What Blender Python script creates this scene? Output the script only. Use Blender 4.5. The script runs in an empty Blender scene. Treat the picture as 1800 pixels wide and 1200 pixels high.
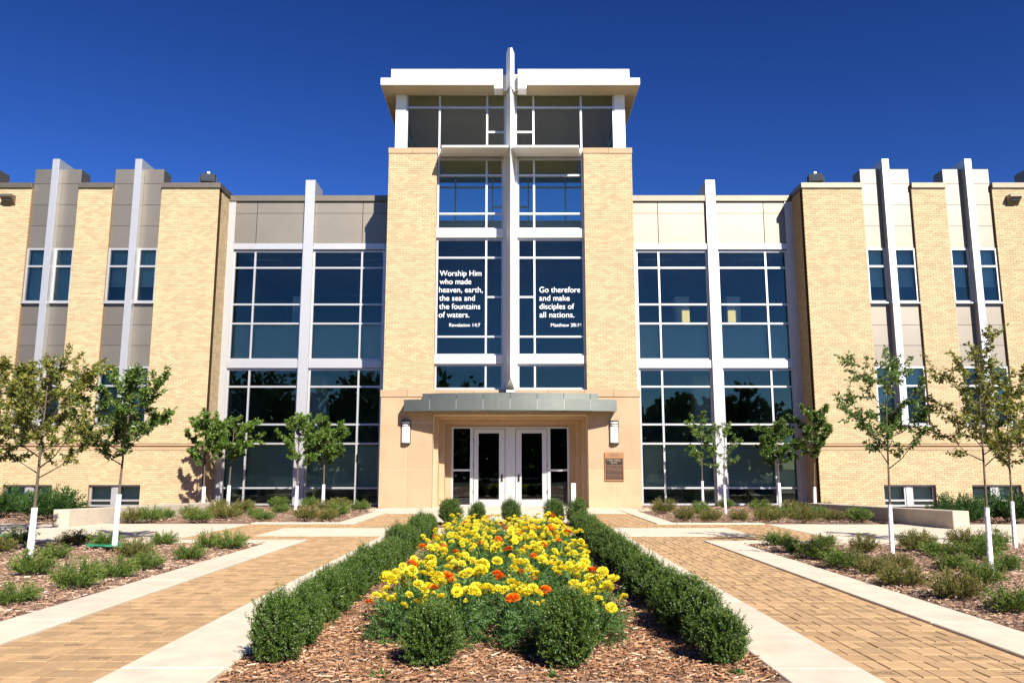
import bpy, math, random
import numpy as np
from mathutils import Vector, Matrix
R = math.radians
random.seed(7)
rng = np.random.default_rng(7)
scene = bpy.context.scene
COL = scene.collection

# ------------------------------------------------------------------ camera, sky, sun, exposure
cam_d = bpy.data.cameras.new('camera')
cam_d.sensor_width = 36.0
cam_d.lens = 36.0 * 1409 / 1800
cam_d.shift_x = 3 / 1800
cam_d.clip_start = 0.1
cam_d.clip_end = 3000
cam = bpy.data.objects.new('camera', cam_d)
COL.objects.link(cam)
cam.location = (0, 0, 1.18)
cam.rotation_euler = (R(90) + math.atan(227 / 1409), 0, 0)
scene.camera = cam

SUN_AZ, SUN_EL = R(26), R(37)          # to the right of and behind the camera
world = bpy.data.worlds.new('World')
scene.world = world
world.use_nodes = True
wn, wl = world.node_tree.nodes, world.node_tree.links
bg = wn['Background']
sky = wn.new('ShaderNodeTexSky')
sky.sky_type = 'NISHITA'
sky.sun_disc = False
sky.sun_elevation = SUN_EL
sky.sun_rotation = math.pi - SUN_AZ
sky.altitude = 600
sky.air_density = 1.0
sky.dust_density = 0.1
sky.ozone_density = 6.0
hsv = wn.new('ShaderNodeHueSaturation')
hsv.inputs['Hue'].default_value = 0.509
hsv.inputs['Saturation'].default_value = 1.05
hsv.inputs['Value'].default_value = 0.46
gam = wn.new('ShaderNodeGamma')
gam.inputs['Gamma'].default_value = 1.6
wl.new(sky.outputs[0], gam.inputs['Color'])
wl.new(gam.outputs[0], hsv.inputs['Color'])
wl.new(hsv.outputs[0], bg.inputs['Color'])
bg.inputs['Strength'].default_value = 0.05

sun_d = bpy.data.lights.new('sun', 'SUN')
sun_d.energy = 5.0
sun_d.angle = R(0.5)
sun_d.color = (1.0, 0.95, 0.86)
sun = bpy.data.objects.new('sun', sun_d)
COL.objects.link(sun)
sv = Vector((math.sin(SUN_AZ) * math.cos(SUN_EL), -math.cos(SUN_AZ) * math.cos(SUN_EL), math.sin(SUN_EL)))
sun.rotation_euler = (-sv).to_track_quat('-Z', 'Y').to_euler()
sun.location = sv * 60

scene.view_settings.view_transform = 'Standard'
scene.view_settings.look = 'None'
scene.view_settings.gamma = 1.0
scene.view_settings.exposure = 0.95
scene.render.engine = 'CYCLES'
scene.cycles.max_bounces = 8
scene.cycles.transparent_max_bounces = 24
scene.cycles.caustics_reflective = False
scene.cycles.caustics_refractive = False
scene.cycles.use_denoising = True

# ------------------------------------------------------------------ materials
def new_mat(name):
    m = bpy.data.materials.new(name)
    m.use_nodes = True
    nt = m.node_tree
    return m, nt.nodes, nt.links, nt.nodes['Principled BSDF']

def rgba(c):
    return (c[0], c[1], c[2], 1)

def mat(name, col, rough=0.7, metal=0.0, spec=0.5, var=0.12, scale=6.0, bump=0.0, bscale=60.0, per_object=0.0, attr=0.0, col2=None):
    m, n, l, p = new_mat(name)
    p.inputs['Roughness'].default_value = rough
    p.inputs['Metallic'].default_value = metal
    p.inputs['Specular IOR Level'].default_value = spec
    tc = n.new('ShaderNodeTexCoord')
    geo = n.new('ShaderNodeNewGeometry')
    nz = n.new('ShaderNodeTexNoise')
    nz.inputs['Scale'].default_value = scale
    nz.inputs['Detail'].default_value = 6
    nz.inputs['Roughness'].default_value = 0.65
    l.new(geo.outputs['Position'], nz.inputs['Vector'])
    mx = n.new('ShaderNodeMix')
    mx.data_type = 'RGBA'
    a = [max(0, c * (1 - var)) for c in col]
    b = [min(1, c * (1 + var)) for c in (col2 or col)]
    mx.inputs[6].default_value = rgba(a)
    mx.inputs[7].default_value = rgba(b)
    mr = n.new('ShaderNodeMapRange')
    mr.inputs[1].default_value = 0.3
    mr.inputs[2].default_value = 0.7
    l.new(nz.outputs['Fac'], mr.inputs[0])
    l.new(mr.outputs[0], mx.inputs[0])
    out = mx.outputs[2]
    if per_object or attr:
        hs = n.new('ShaderNodeHueSaturation')
        v = n.new('ShaderNodeMapRange')
        amt = per_object or attr
        v.inputs[3].default_value = 1 - amt
        v.inputs[4].default_value = 1 + amt
        if per_object:
            oi = n.new('ShaderNodeObjectInfo')
            l.new(oi.outputs['Random'], v.inputs[0])
        else:
            at_ = n.new('ShaderNodeAttribute')
            at_.attribute_name = 'rnd'
            l.new(at_.outputs['Fac'], v.inputs[0])
        l.new(v.outputs[0], hs.inputs['Value'])
        l.new(out, hs.inputs['Color'])
        out = hs.outputs[0]
    l.new(out, p.inputs['Base Color'])
    if bump:
        nb = n.new('ShaderNodeTexNoise')
        nb.inputs['Scale'].default_value = bscale
        nb.inputs['Detail'].default_value = 5
        l.new(geo.outputs['Position'], nb.inputs['Vector'])
        bp = n.new('ShaderNodeBump')
        bp.inputs['Strength'].default_value = bump
        bp.inputs['Distance'].default_value = 0.01
        l.new(nb.outputs['Fac'], bp.inputs['Height'])
        l.new(bp.outputs[0], p.inputs['Normal'])
    return m

def leaf_mat(name, stops, rough=0.45, spec=0.4, trans=0.25):
    m, n, l, p = new_mat(name)
    at_ = n.new('ShaderNodeAttribute')
    at_.attribute_name = 'rnd'
    cr = n.new('ShaderNodeValToRGB')
    el = cr.color_ramp.elements
    el[0].position, el[0].color = stops[0][0], rgba(stops[0][1])
    el[1].position, el[1].color = stops[-1][0], rgba(stops[-1][1])
    for s_, c in stops[1:-1]:
        e = el.new(s_)
        e.color = rgba(c)
    l.new(at_.outputs['Fac'], cr.inputs[0])
    l.new(cr.outputs[0], p.inputs['Base Color'])
    p.inputs['Roughness'].default_value = rough
    p.inputs['Specular IOR Level'].default_value = spec
    t = n.new('ShaderNodeBsdfTranslucent')
    hs = n.new('ShaderNodeHueSaturation')
    hs.inputs['Value'].default_value = 1.5
    l.new(cr.outputs[0], hs.inputs['Color'])
    l.new(hs.outputs[0], t.inputs['Color'])
    mx = n.new('ShaderNodeMixShader')
    mx.inputs[0].default_value = trans
    l.new(p.outputs[0], mx.inputs[1])
    l.new(t.outputs[0], mx.inputs[2])
    l.new(mx.outputs[0], n['Material Output'].inputs['Surface'])
    return m

def glass_mat(name, tint, ior=1.9, refl=(0.9, 0.95, 1.0)):
    m, n, l, p = new_mat(name)
    n.remove(p)
    fr = n.new('ShaderNodeFresnel')
    fr.inputs['IOR'].default_value = ior
    geo = n.new('ShaderNodeNewGeometry')
    nz = n.new('ShaderNodeTexNoise')
    nz.inputs['Scale'].default_value = 0.9
    nz.inputs['Detail'].default_value = 1
    l.new(geo.outputs['Position'], nz.inputs['Vector'])
    bp = n.new('ShaderNodeBump')
    bp.inputs['Strength'].default_value = 0.05
    bp.inputs['Distance'].default_value = 0.02
    l.new(nz.outputs['Fac'], bp.inputs['Height'])
    tr = n.new('ShaderNodeBsdfTransparent')
    tr.inputs['Color'].default_value = rgba(tint)
    gl = n.new('ShaderNodeBsdfGlossy')
    gl.inputs['Color'].default_value = rgba(refl)
    gl.inputs['Roughness'].default_value = 0.0
    l.new(bp.outputs[0], gl.inputs['Normal'])
    mx = n.new('ShaderNodeMixShader')
    l.new(fr.outputs[0], mx.inputs[0])
    l.new(tr.outputs[0], mx.inputs[1])
    l.new(gl.outputs[0], mx.inputs[2])
    l.new(mx.outputs[0], n['Material Output'].inputs['Surface'])
    return m

BRICK = (0.50, 0.378, 0.215)
M = {}
M['brick'] = mat('yellow brick', BRICK, 0.85, attr=0.15, var=0.05, scale=0.7, bump=0.3, bscale=90)
M['brick_one'] = mat('yellow brick unit', BRICK, 0.85, per_object=0.15, var=0.05, scale=0.7, bump=0.3, bscale=90)
M['mortar'] = mat('mortar', (0.335, 0.205, 0.105), 0.95, var=0.1, scale=5)
M['stone'] = mat('limestone', (0.43, 0.292, 0.172), 0.85, var=0.09, scale=1.6, bump=0.15, bscale=120, per_object=0.07)
M['stone_back'] = mat('limestone joint', (0.62, 0.51, 0.36), 0.9, var=0.05)
M['panel'] = mat('champagne metal panel', (0.275, 0.242, 0.198), 0.56, metal=0.92, var=0.05, scale=1.2, per_object=0.05)
M['cap'] = mat('bronze metal coping', (0.22, 0.187, 0.145), 0.55, metal=0.9, var=0.06)
M['silver'] = mat('silver aluminium', (0.55, 0.54, 0.53), 0.45, metal=0.6, var=0.03)
M['white'] = mat('white painted metal', (0.80, 0.79, 0.77), 0.5, var=0.03, scale=2)
M['cream'] = mat('cream soffit', (0.46, 0.37, 0.24), 0.7, var=0.04)
M['zinc'] = mat('grey green zinc', (0.25, 0.26, 0.215), 0.42, metal=0.85, var=0.07, scale=2, per_object=0.05)
M['dark'] = mat('dark bronze', (0.03, 0.028, 0.024), 0.45, metal=0.3, var=0.1)
M['glass'] = glass_mat('tinted glass', (0.88, 0.95, 0.92), 1.5, (0.8, 0.95, 0.85))
M['glass_clear'] = glass_mat('lantern glass', (0.93, 0.97, 0.93), 1.36, (0.85, 0.95, 0.88))
M['glass_door'] = glass_mat('door glass', (0.45, 0.5, 0.5), 1.6)
M['room'] = mat('interior wall', (0.55, 0.55, 0.50), 0.9, var=0.1, scale=0.6)
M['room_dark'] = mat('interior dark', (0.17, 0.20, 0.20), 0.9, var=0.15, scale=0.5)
M['board'] = mat('grey green spandrel board', (0.40, 0.52, 0.46), 0.9, var=0.06, scale=1.5, per_object=0.1)
M['blind'] = mat('roller blind', (0.50, 0.60, 0.53), 0.9, var=0.05, scale=1.0, per_object=0.2)
M['yellow'] = mat('yellow notice', (0.85, 0.66, 0.25), 0.7, var=0.03)
_m, _n, _l, _p = new_mat('lit amber lamp panel')
_p.inputs['Base Color'].default_value = (0.8, 0.6, 0.25, 1)
_p.inputs['Emission Color'].default_value = (1.0, 0.72, 0.3, 1)
_p.inputs['Emission Strength'].default_value = 0.55
M['lamp_panel'] = _m
M['vinyl'] = mat('white vinyl lettering', (0.85, 0.85, 0.85), 0.6, var=0.0)
M['concrete'] = mat('pale concrete', (0.60, 0.51, 0.39), 0.9, var=0.13, scale=3.5, bump=0.25, bscale=140, per_object=0.035)
M['paver'] = mat('tan paver', (0.425, 0.268, 0.132), 0.9, var=0.12, scale=9, bump=0.3, bscale=150, attr=0.17)
M['paver_one'] = mat('tan paver unit', (0.425, 0.268, 0.132), 0.9, var=0.12, scale=9, bump=0.3, bscale=150, per_object=0.17)
M['sand'] = mat('joint sand', (0.34, 0.235, 0.12), 0.95, var=0.2, scale=14)
M['soil'] = mat('mulch soil', (0.13, 0.07, 0.042), 0.95, var=0.5, scale=24, bump=1.0, bscale=70, col2=(0.22, 0.13, 0.085))
M['ground'] = mat('lawn', (0.06, 0.085, 0.03), 0.95, var=0.3, scale=3)
M['wall_concrete'] = mat('cast concrete', (0.46, 0.39, 0.30), 0.9, var=0.12, scale=5, bump=0.3, bscale=50)
M['bark'] = mat('bark', (0.115, 0.085, 0.062), 0.9, var=0.3, scale=30, bump=0.6, bscale=80)
M['wrap'] = mat('white tree guard', (0.82, 0.82, 0.82), 0.6, var=0.04, scale=14, bump=0.15, bscale=30)
M['mat_green'] = mat('green plastic sheet', (0.01, 0.21, 0.10), 0.4, var=0.25, scale=20)
M['bronze'] = mat('bronze plate', (0.42, 0.20, 0.085), 0.45, metal=0.6, var=0.1)
M['bronze_dark'] = mat('black plate field', (0.018, 0.013, 0.01), 0.5, var=0.2)
M['lamp_glass'] = mat('opal lamp diffuser', (0.82, 0.80, 0.72), 0.4, var=0.02)
M['lamp_lens'] = mat('flood lamp lens', (0.08, 0.085, 0.08), 0.15, metal=0.4, var=0.1, scale=20)
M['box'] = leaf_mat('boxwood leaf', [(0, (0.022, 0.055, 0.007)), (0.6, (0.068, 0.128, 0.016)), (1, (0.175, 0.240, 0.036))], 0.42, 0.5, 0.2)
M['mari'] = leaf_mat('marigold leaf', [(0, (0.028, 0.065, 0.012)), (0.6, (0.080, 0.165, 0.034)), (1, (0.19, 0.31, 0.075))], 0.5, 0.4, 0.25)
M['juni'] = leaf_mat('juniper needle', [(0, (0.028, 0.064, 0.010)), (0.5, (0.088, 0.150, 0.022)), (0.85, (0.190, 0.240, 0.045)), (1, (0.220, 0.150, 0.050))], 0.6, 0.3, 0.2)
M['juni_brown'] = leaf_mat('bronzed juniper needle', [(0, (0.045, 0.055, 0.012)), (0.5, (0.120, 0.130, 0.026)), (0.85, (0.230, 0.190, 0.055)), (1, (0.240, 0.110, 0.055))], 0.6, 0.3, 0.2)
M['juni_dark'] = leaf_mat('dark juniper needle', [(0, (0.012, 0.038, 0.008)), (0.7, (0.034, 0.088, 0.014)), (1, (0.095, 0.160, 0.034))], 0.55, 0.3, 0.2)
M['leaf_green'] = leaf_mat('green tree leaf', [(0, (0.028, 0.070, 0.010)), (0.6, (0.075, 0.145, 0.022)), (1, (0.200, 0.260, 0.050))], 0.4, 0.5, 0.25)
M['leaf_bright'] = leaf_mat('bright tree leaf', [(0, (0.040, 0.095, 0.012)), (0.6, (0.100, 0.185, 0.024)), (1, (0.230, 0.310, 0.055))], 0.4, 0.5, 0.3)
M['leaf_olive'] = leaf_mat('olive tree leaf', [(0, (0.055, 0.085, 0.012)), (0.6, (0.155, 0.180, 0.028)), (1, (0.340, 0.290, 0.060))], 0.45, 0.4, 0.25)
M['weed'] = leaf_mat('weed leaf', [(0, (0.05, 0.11, 0.02)), (1, (0.12, 0.20, 0.04))], 0.5, 0.4, 0.3)
M['chip'] = leaf_mat('bark chip', [(0, (0.09, 0.040, 0.020)), (0.4, (0.27, 0.135, 0.068)), (0.75, (0.46, 0.27, 0.155)), (1, (0.68, 0.52, 0.38))], 0.9, 0.2, 0.0)
M['chip_grey'] = leaf_mat('weathered bark chip', [(0, (0.10, 0.055, 0.038)), (0.4, (0.28, 0.168, 0.105)), (0.75, (0.48, 0.335, 0.23)), (1, (0.72, 0.60, 0.52))], 0.9, 0.2, 0.0)
M['petal_y'] = leaf_mat('yellow petal', [(0, (0.66, 0.46, 0.006)), (0.5, (0.78, 0.66, 0.018)), (1, (0.82, 0.74, 0.08))], 0.6, 0.2, 0.25)
M['petal_o'] = leaf_mat('orange petal', [(0, (0.55, 0.08, 0.002)), (0.5, (0.78, 0.15, 0.004)), (1, (0.82, 0.23, 0.01))], 0.6, 0.2, 0.25)
M['far_leaf'] = leaf_mat('far tree leaf', [(0, (0.02, 0.05, 0.010)), (1, (0.085, 0.14, 0.028))], 0.6, 0.2, 0.15)

def engraved_mat():
    m = mat('engraved tan paver', (0.425, 0.268, 0.132), 0.9, var=0.12, scale=9, bump=0.3, bscale=150, per_object=0.08)
    n, l = m.node_tree.nodes, m.node_tree.links
    p = n['Principled BSDF']
    src = p.inputs['Base Color'].links[0].from_socket
    tc = n.new('ShaderNodeTexCoord')
    oi = n.new('ShaderNodeObjectInfo')
    sep = n.new('ShaderNodeSeparateXYZ')
    l.new(tc.outputs['Object'], sep.inputs[0])
    def mth(op, a, b=None):
        q = n.new('ShaderNodeMath')
        q.operation = op
        for i, v in enumerate((a, b)):
            if v is None:
                continue
            if isinstance(v, (int, float)):
                q.inputs[i].default_value = v
            else:
                l.new(v, q.inputs[i])
        return q.outputs[0]
    x, y = sep.outputs[0], sep.outputs[1]
    inx = mth('LESS_THAN', mth('ABSOLUTE', x), 0.068)
    l1 = mth('LESS_THAN', mth('ABSOLUTE', mth('SUBTRACT', y, 0.020)), 0.011)
    l2 = mth('LESS_THAN', mth('ABSOLUTE', mth('ADD', y, 0.020)), 0.011)
    band = mth('MULTIPLY', inx, mth('MAXIMUM', l1, l2))
    cmb = n.new('ShaderNodeCombineXYZ')
    l.new(mth('MULTIPLY', x, 130), cmb.inputs[0])
    l.new(mth('MULTIPLY', y, 95), cmb.inputs[1])
    l.new(mth('MULTIPLY', oi.outputs['Random'], 60), cmb.inputs[2])
    nz = n.new('ShaderNodeTexNoise')
    nz.inputs['Scale'].default_value = 1.0
    nz.inputs['Detail'].default_value = 0
    l.new(cmb.outputs[0], nz.inputs['Vector'])
    ink = mth('MULTIPLY', band, mth('GREATER_THAN', nz.outputs['Fac'], 0.43))
    mx = n.new('ShaderNodeMix')
    mx.data_type = 'RGBA'
    l.new(mth('MULTIPLY', ink, 0.92), mx.inputs[0])
    l.new(src, mx.inputs[6])
    mx.inputs[7].default_value = (0.05, 0.035, 0.02, 1)
    l.new(mx.outputs[2], p.inputs['Base Color'])
    return m
M['paver_text'] = engraved_mat()

# ------------------------------------------------------------------ mesh helpers
def link(name, me, m, parent=None, loc=None, rz=0.0, sc=None):
    o = bpy.data.objects.new(name, me)
    COL.objects.link(o)
    if m is not None and len(me.materials) == 0:
        me.materials.append(M[m] if isinstance(m, str) else m)
    if parent is not None:
        o.parent = parent
    if loc is not None:
        o.location = loc
    if rz:
        o.rotation_euler = (0, 0, rz)
    if sc is not None:
        o.scale = sc if hasattr(sc, '__len__') else (sc, sc, sc)
    return o

class MB:
    def __init__(self):
        self.v, self.f = [], []
    def add(self, v, f):
        b = len(self.v)
        self.v += v
        self.f += [tuple(i + b for i in q) for q in f]
        return self
    def box(self, x0, x1, y0, y1, z0, z1):
        if x0 > x1: x0, x1 = x1, x0
        if y0 > y1: y0, y1 = y1, y0
        v = [(x0, y0, z0), (x1, y0, z0), (x1, y1, z0), (x0, y1, z0), (x0, y0, z1), (x1, y0, z1), (x1, y1, z1), (x0, y1, z1)]
        f = [(0, 3, 2, 1), (4, 5, 6, 7), (0, 1, 5, 4), (1, 2, 6, 5), (2, 3, 7, 6), (3, 0, 4, 7)]
        return self.add(v, f)
    def prism(self, pts, z0, z1):          # plan polygon, counter-clockwise
        a = sum(pts[i][0] * pts[(i + 1) % len(pts)][1] - pts[(i + 1) % len(pts)][0] * pts[i][1] for i in range(len(pts)))
        if a < 0:
            pts = pts[::-1]
        n = len(pts)
        v = [(x, y, z0) for x, y in pts] + [(x, y, z1) for x, y in pts]
        f = [tuple(range(n - 1, -1, -1)), tuple(range(n, 2 * n))]
        f += [(i, (i + 1) % n, n + (i + 1) % n, n + i) for i in range(n)]
        return self.add(v, f)
    def tube(self, pts, rad, sides=6, cap=True):
        rings = []
        base = len(self.v)
        n = len(pts)
        for i in range(n):
            p = Vector(pts[i])
            d = (Vector(pts[min(i + 1, n - 1)]) - Vector(pts[max(i - 1, 0)]))
            d = d.normalized() if d.length > 1e-9 else Vector((0, 0, 1))
            ref = Vector((1, 0, 0)) if abs(d.x) < 0.8 else Vector((0, 1, 0))
            u = d.cross(ref).normalized()
            w = d.cross(u)
            for k in range(sides):
                a = 2 * math.pi * k / sides
                q = p + (u * math.cos(a) + w * math.sin(a)) * rad[i]
                self.v.append((q.x, q.y, q.z))
        for i in range(n - 1):
            for k in range(sides):
                a, b = base + i * sides + k, base + i * sides + (k + 1) % sides
                self.f.append((a, b, b + sides, a + sides))
        if cap:
            self.f.append(tuple(base + k for k in range(sides - 1, -1, -1)))
            self.f.append(tuple(base + (n - 1) * sides + k for k in range(sides)))
        return self
    def mesh(self, name):
        me = bpy.data.meshes.new(name)
        me.from_pydata(self.v, [], self.f)
        return me
    def build(self, name, m, parent=None, bevel=0.0, smooth=False, **kw):
        me = self.mesh(name)
        if smooth:
            me.shade_smooth()
        o = link(name, me, m, parent, **kw)
        if bevel:
            b = o.modifiers.new('bevel', 'BEVEL')
            b.width = bevel
            b.segments = 1
            b.limit_method = 'ANGLE'
        return o

def B(name, m, parent, x0, x1, y0, y1, z0, z1, bevel=0.0, **kw):
    return MB().box(x0, x1, y0, y1, z0, z1).build(name, m, parent, bevel, **kw)

def quads_mesh(name, V, F, rnd=None):
    me = bpy.data.meshes.new(name)
    V = np.asarray(V, np.float32)
    F = np.asarray(F, np.int32)
    k = F.shape[1]
    me.vertices.add(len(V))
    me.vertices.foreach_set('co', V.ravel())
    me.loops.add(F.size)
    me.loops.foreach_set('vertex_index', F.ravel())
    me.polygons.add(len(F))
    me.polygons.foreach_set('loop_start', np.arange(0, F.size, k, dtype=np.int32))
    me.polygons.foreach_set('loop_total', np.full(len(F), k, np.int32))
    me.update(calc_edges=True)
    me.shade_flat()
    if rnd is not None:
        a = me.attributes.new('rnd', 'FLOAT', 'FACE')
        a.data.foreach_set('value', np.asarray(rnd, np.float32))
    return me

def unit(a):
    return a / np.maximum(np.linalg.norm(a, axis=-1, keepdims=True), 1e-9)

def leaves_arrays(P, D, L, W, roll=None, fold=0.25):
    n = len(P)
    D = unit(D)
    rv = unit(rng.normal(size=(n, 3)))
    if roll is not None:
        rv = unit(np.cross(D, roll) + 0.35 * rv)
    S = unit(np.cross(D, rv) if roll is None else rv - D * np.sum(rv * D, 1, keepdims=True))
    N = np.cross(S, D)
    L = np.asarray(L).reshape(-1, 1) * np.ones((n, 1))
    W = np.asarray(W).reshape(-1, 1) * np.ones((n, 1))
    mid = P + D * L * 0.45
    V = np.stack([P, mid + S * W / 2 + N * W * fold, P + D * L, mid - S * W / 2 + N * W * fold], 1).reshape(-1, 3)
    F = np.arange(4 * n).reshape(-1, 4)
    return V, F

def leaf_mesh(name, P, D, L, W, rnd, roll=None, fold=0.25):
    V, F = leaves_arrays(P, D, L, W, roll, fold)
    return quads_mesh(name, V, F, rnd)

def thing(name, label, cat, loc=(0, 0, 0), rz=0.0, group=None, sc=None):
    o = bpy.data.objects.new(name, None)
    o.empty_display_size = 0.3
    COL.objects.link(o)
    o.location = loc
    o.rotation_euler = (0, 0, rz)
    if sc is not None:
        o.scale = (sc, sc, sc)
    tag(o, label, cat, group)
    return o

def tag(o, label=None, cat=None, group=None, kind=None):
    if label: o['label'] = label
    if cat: o['category'] = cat
    if group: o['group'] = group
    if kind: o['kind'] = kind
    return o

ORD = ['first', 'second', 'third', 'fourth', 'fifth', 'sixth', 'seventh', 'eighth', 'ninth', 'tenth', 'eleventh', 'twelfth', 'thirteenth',
       'fourteenth', 'fifteenth', 'sixteenth', 'seventeenth', 'eighteenth', 'nineteenth', 'twentieth', 'twenty-first', 'twenty-second',
       'twenty-third', 'twenty-fourth', 'twenty-fifth']

# ------------------------------------------------------------------ layout constants (metres)
T, G, L, W, DR = 25.9, 26.18, 28.35, 27.23, 27.40      # tower front, tower glazing, glazed links, brick wings, doors
XL0, XL1, XL2, XL3 = -1.70, -2.34, -3.49, -4.00         # left walk: bed edge, inner strip, pavers, outer strip
XR0, XR1, XR2, XR3 = 1.56, 2.10, 3.27, 3.76

# ------------------------------------------------------------------ ground, walks, beds
def sheet(name, x0, x1, y0, y1, z, m):
    o = MB().add([(x0, y0, z), (x1, y0, z), (x1, y1, z), (x0, y1, z)], [(0, 1, 2, 3)]).build(name, m)
    return tag(o, kind='structure')

sheet('ground', -900, 900, -900, 900, -0.12, 'ground')

PITCH = 0.195
def paver_units(regions):
    out = []
    for (x0, x1, y0, y1) in regions:
        nx = max(1, round((x1 - x0) / PITCH))
        ny = max(1, round((y1 - y0) / PITCH))
        px, py = (x1 - x0) / nx, (y1 - y0) / ny
        for i in range(nx):
            for j in range(ny):
                cx, cy = x0 + (i + .5) * px, y0 + (j + .5) * py
                if (i + j) % 2:
                    out.append((cx, cy, px, py, True))
                else:
                    out.append((cx - px / 4, cy, px / 2, py, False))
                    out.append((cx + px / 4, cy, px / 2, py, False))
    return out

_paver_mesh = {}
def paver_mesh(w, d, m):
    k = (round(w, 3), round(d, 3), m)
    if k not in _paver_mesh:
        g_, c = 0.0032, 0.004
        a, b = w / 2 - g_, d / 2 - g_
        mb = MB()
        v = [(-a, -b, -.05), (a, -b, -.05), (a, b, -.05), (-a, b, -.05), (-a, -b, -c), (a, -b, -c), (a, b, -c), (-a, b, -c),
             (-a + c, -b + c, 0), (a - c, -b + c, 0), (a - c, b - c, 0), (-a + c, b - c, 0)]
        f = [(8, 9, 10, 11)]
        for i in range(4):
            j = (i + 1) % 4
            f += [(i, j, 4 + j, 4 + i), (4 + i, 4 + j, 8 + j, 8 + i)]
        me = mb.add(v, f).mesh('paver')
        me.materials.append(M[m])
        _paver_mesh[k] = me
    return _paver_mesh[k]

def paver_walk(name, regions, base_rects, singles=300):
    mb = MB()
    for (x0, x1, y0, y1) in base_rects:
        mb.add([(x0, y0, -.014), (x1, y0, -.014), (x1, y1, -.014), (x0, y1, -.014)], [(0, 1, 2, 3)])
    root = mb.build(name, 'sand')
    tag(root, kind='structure')
    un = paver_units(regions)
    vis = [u for u in un if u[1] > 4.55]
    near = set(sorted(range(len(un)), key=lambda i: (un[i][1] if un[i][1] > 4.55 else 99))[:singles])
    V, F, RN = [], [], []
    for i, (cx, cy, w, d, full) in enumerate(un):
        z = random.uniform(-.0025, .0025)
        if i in near:
            tx = full and random.random() < .28
            o = link('paver', paver_mesh(w, d, 'paver_text' if tx else 'paver_one'), None, root, (cx, cy, z))
            o.rotation_euler = (random.gauss(0, .004), random.gauss(0, .004), random.gauss(0, .006))
        else:
            g_, c = 0.0035, 0.004
            a, b = w / 2 - g_, d / 2 - g_
            k = len(V)
            V += [(cx - a, cy - b, z - c - .012), (cx + a, cy - b, z - c - .012), (cx + a, cy + b, z - c - .012), (cx - a, cy + b, z - c - .012),
                  (cx - a + c, cy - b + c, z), (cx + a - c, cy - b + c, z), (cx + a - c, cy + b - c, z), (cx - a + c, cy + b - c, z)]
            F += [(k + 4, k + 5, k + 6, k + 7)] + [(k + q, k + (q + 1) % 4, k + 4 + (q + 1) % 4, k + 4 + q) for q in range(4)]
            RN += [random.random()] * 5
    if F:
        o = link('pavers', quads_mesh('pavers', V, F, RN), 'paver', root)
        tag(o, kind='stuff')
    return root

paver_walk('left_paver_walk',
           [(XL2, XL1, 0.0, 14.1), (-5.85, -4.70, 14.1, 18.45), (-4.70, XL1, 14.1, 15.1), (-4.70, XL1, 17.1, 18.45), (XL2, XL1, 18.45, 22.9)],
           [(XL2, XL1, -8, 14.1), (-5.85, XL1, 14.1, 18.45), (XL2, XL1, 18.45, 22.9)])
paver_walk('right_paver_walk',
           [(XR1, XR2, 0.0, 13.9), (4.5, 5.70, 13.9, 18.3), (XR1, 4.5, 13.9, 15.05), (XR1, 4.5, 17.1, 18.3), (XR1, XR2, 18.3, 22.9)],
           [(XR1, XR2, -8, 13.9), (XR1, 5.70, 13.9, 18.3), (XR1, XR2, 18.3, 22.9)])

def slabs(name, rects, top=0.018, gap=0.007):
    root = None
    for i, r in enumerate(rects):
        if len(r) == 4 and not hasattr(r[0], '__len__'):
            x0, x1, y0, y1 = r
            pts = [(x0 + gap / 2, y0 + gap / 2), (x1 - gap / 2, y0 + gap / 2), (x1 - gap / 2, y1 - gap / 2), (x0 + gap / 2, y1 - gap / 2)]
        else:
            pts = list(r)
        o = MB().prism(pts, -.1, top + random.uniform(-.001, .001)).build('slab' if root else name, 'concrete', root, bevel=.006)
        if root is None:
            root = tag(o, kind='structure')
    return root

def strip(x0, x1, y0, y1, step=2.4):
    n = max(1, round(abs(y1 - y0) / step))
    d = (y1 - y0) / n
    return [(min(x0, x1), max(x0, x1), y0 + i * d, y0 + (i + 1) * d) for i in range(n)]

def strip_x(x0, x1, y0, y1, step=2.4):
    n = max(1, round(abs(x1 - x0) / step))
    d = (x1 - x0) / n
    return [(x0 + i * d, x0 + (i + 1) * d, y0, y1) for i in range(n)]

slabs('left_inner_edging', strip(XL1, XL0, -5.0, 15.1))
slabs('right_inner_edging', strip(XR0, XR1, -5.0, 15.05))
slabs('left_outer_edging', strip(XL3, XL2, -5.0, 13.6) + [((XL3, 13.605), (XL2, 13.605), (XL2, 14.1), (XL3, 14.1))] + strip_x(-12.0, XL3 - .004, 13.62, 14.1))
slabs('right_outer_edging', strip(XR2, XR3, -5.0, 13.4) + [((XR2, 13.405), (XR3, 13.405), (XR3, 13.9), (XR2, 13.9))] + strip_x(XR3 + .004, 12.0, 13.42, 13.9))
slabs('cross_slab', strip_x(-4.70, 4.50, 15.1, 17.1, 2.3), top=.006)
slabs('left_branch_walk', strip_x(-16.0, -5.85, 14.104, 18.45, 2.4), top=.004)
slabs('right_branch_walk', strip_x(5.70, 16.0, 13.904, 18.3, 2.4), top=.004)
slabs('left_back_edging', strip_x(-5.85, XL2 - .46, 18.46, 18.86) + strip(XL2 - .45, XL2 - .004, 18.46, 24.6))
slabs('right_back_edging', strip_x(XR2 + .46, 5.70, 18.31, 18.66) + strip(XR2 + .004, XR2 + .45, 18.31, 24.6))
slabs('entrance_apron', strip_x(-3.48, 3.26, 22.92, 27.6, 1.7), top=.012)
slabs('entry_landing', strip_x(XL1 + .004, XR1 - .004, 19.2, 22.9, 1.5), top=.008)
slabs('tower_footing', [(-4.35, -3.49, 24.62, 25.88), (3.27, 4.35, 24.62, 25.88)], top=.010)
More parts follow.
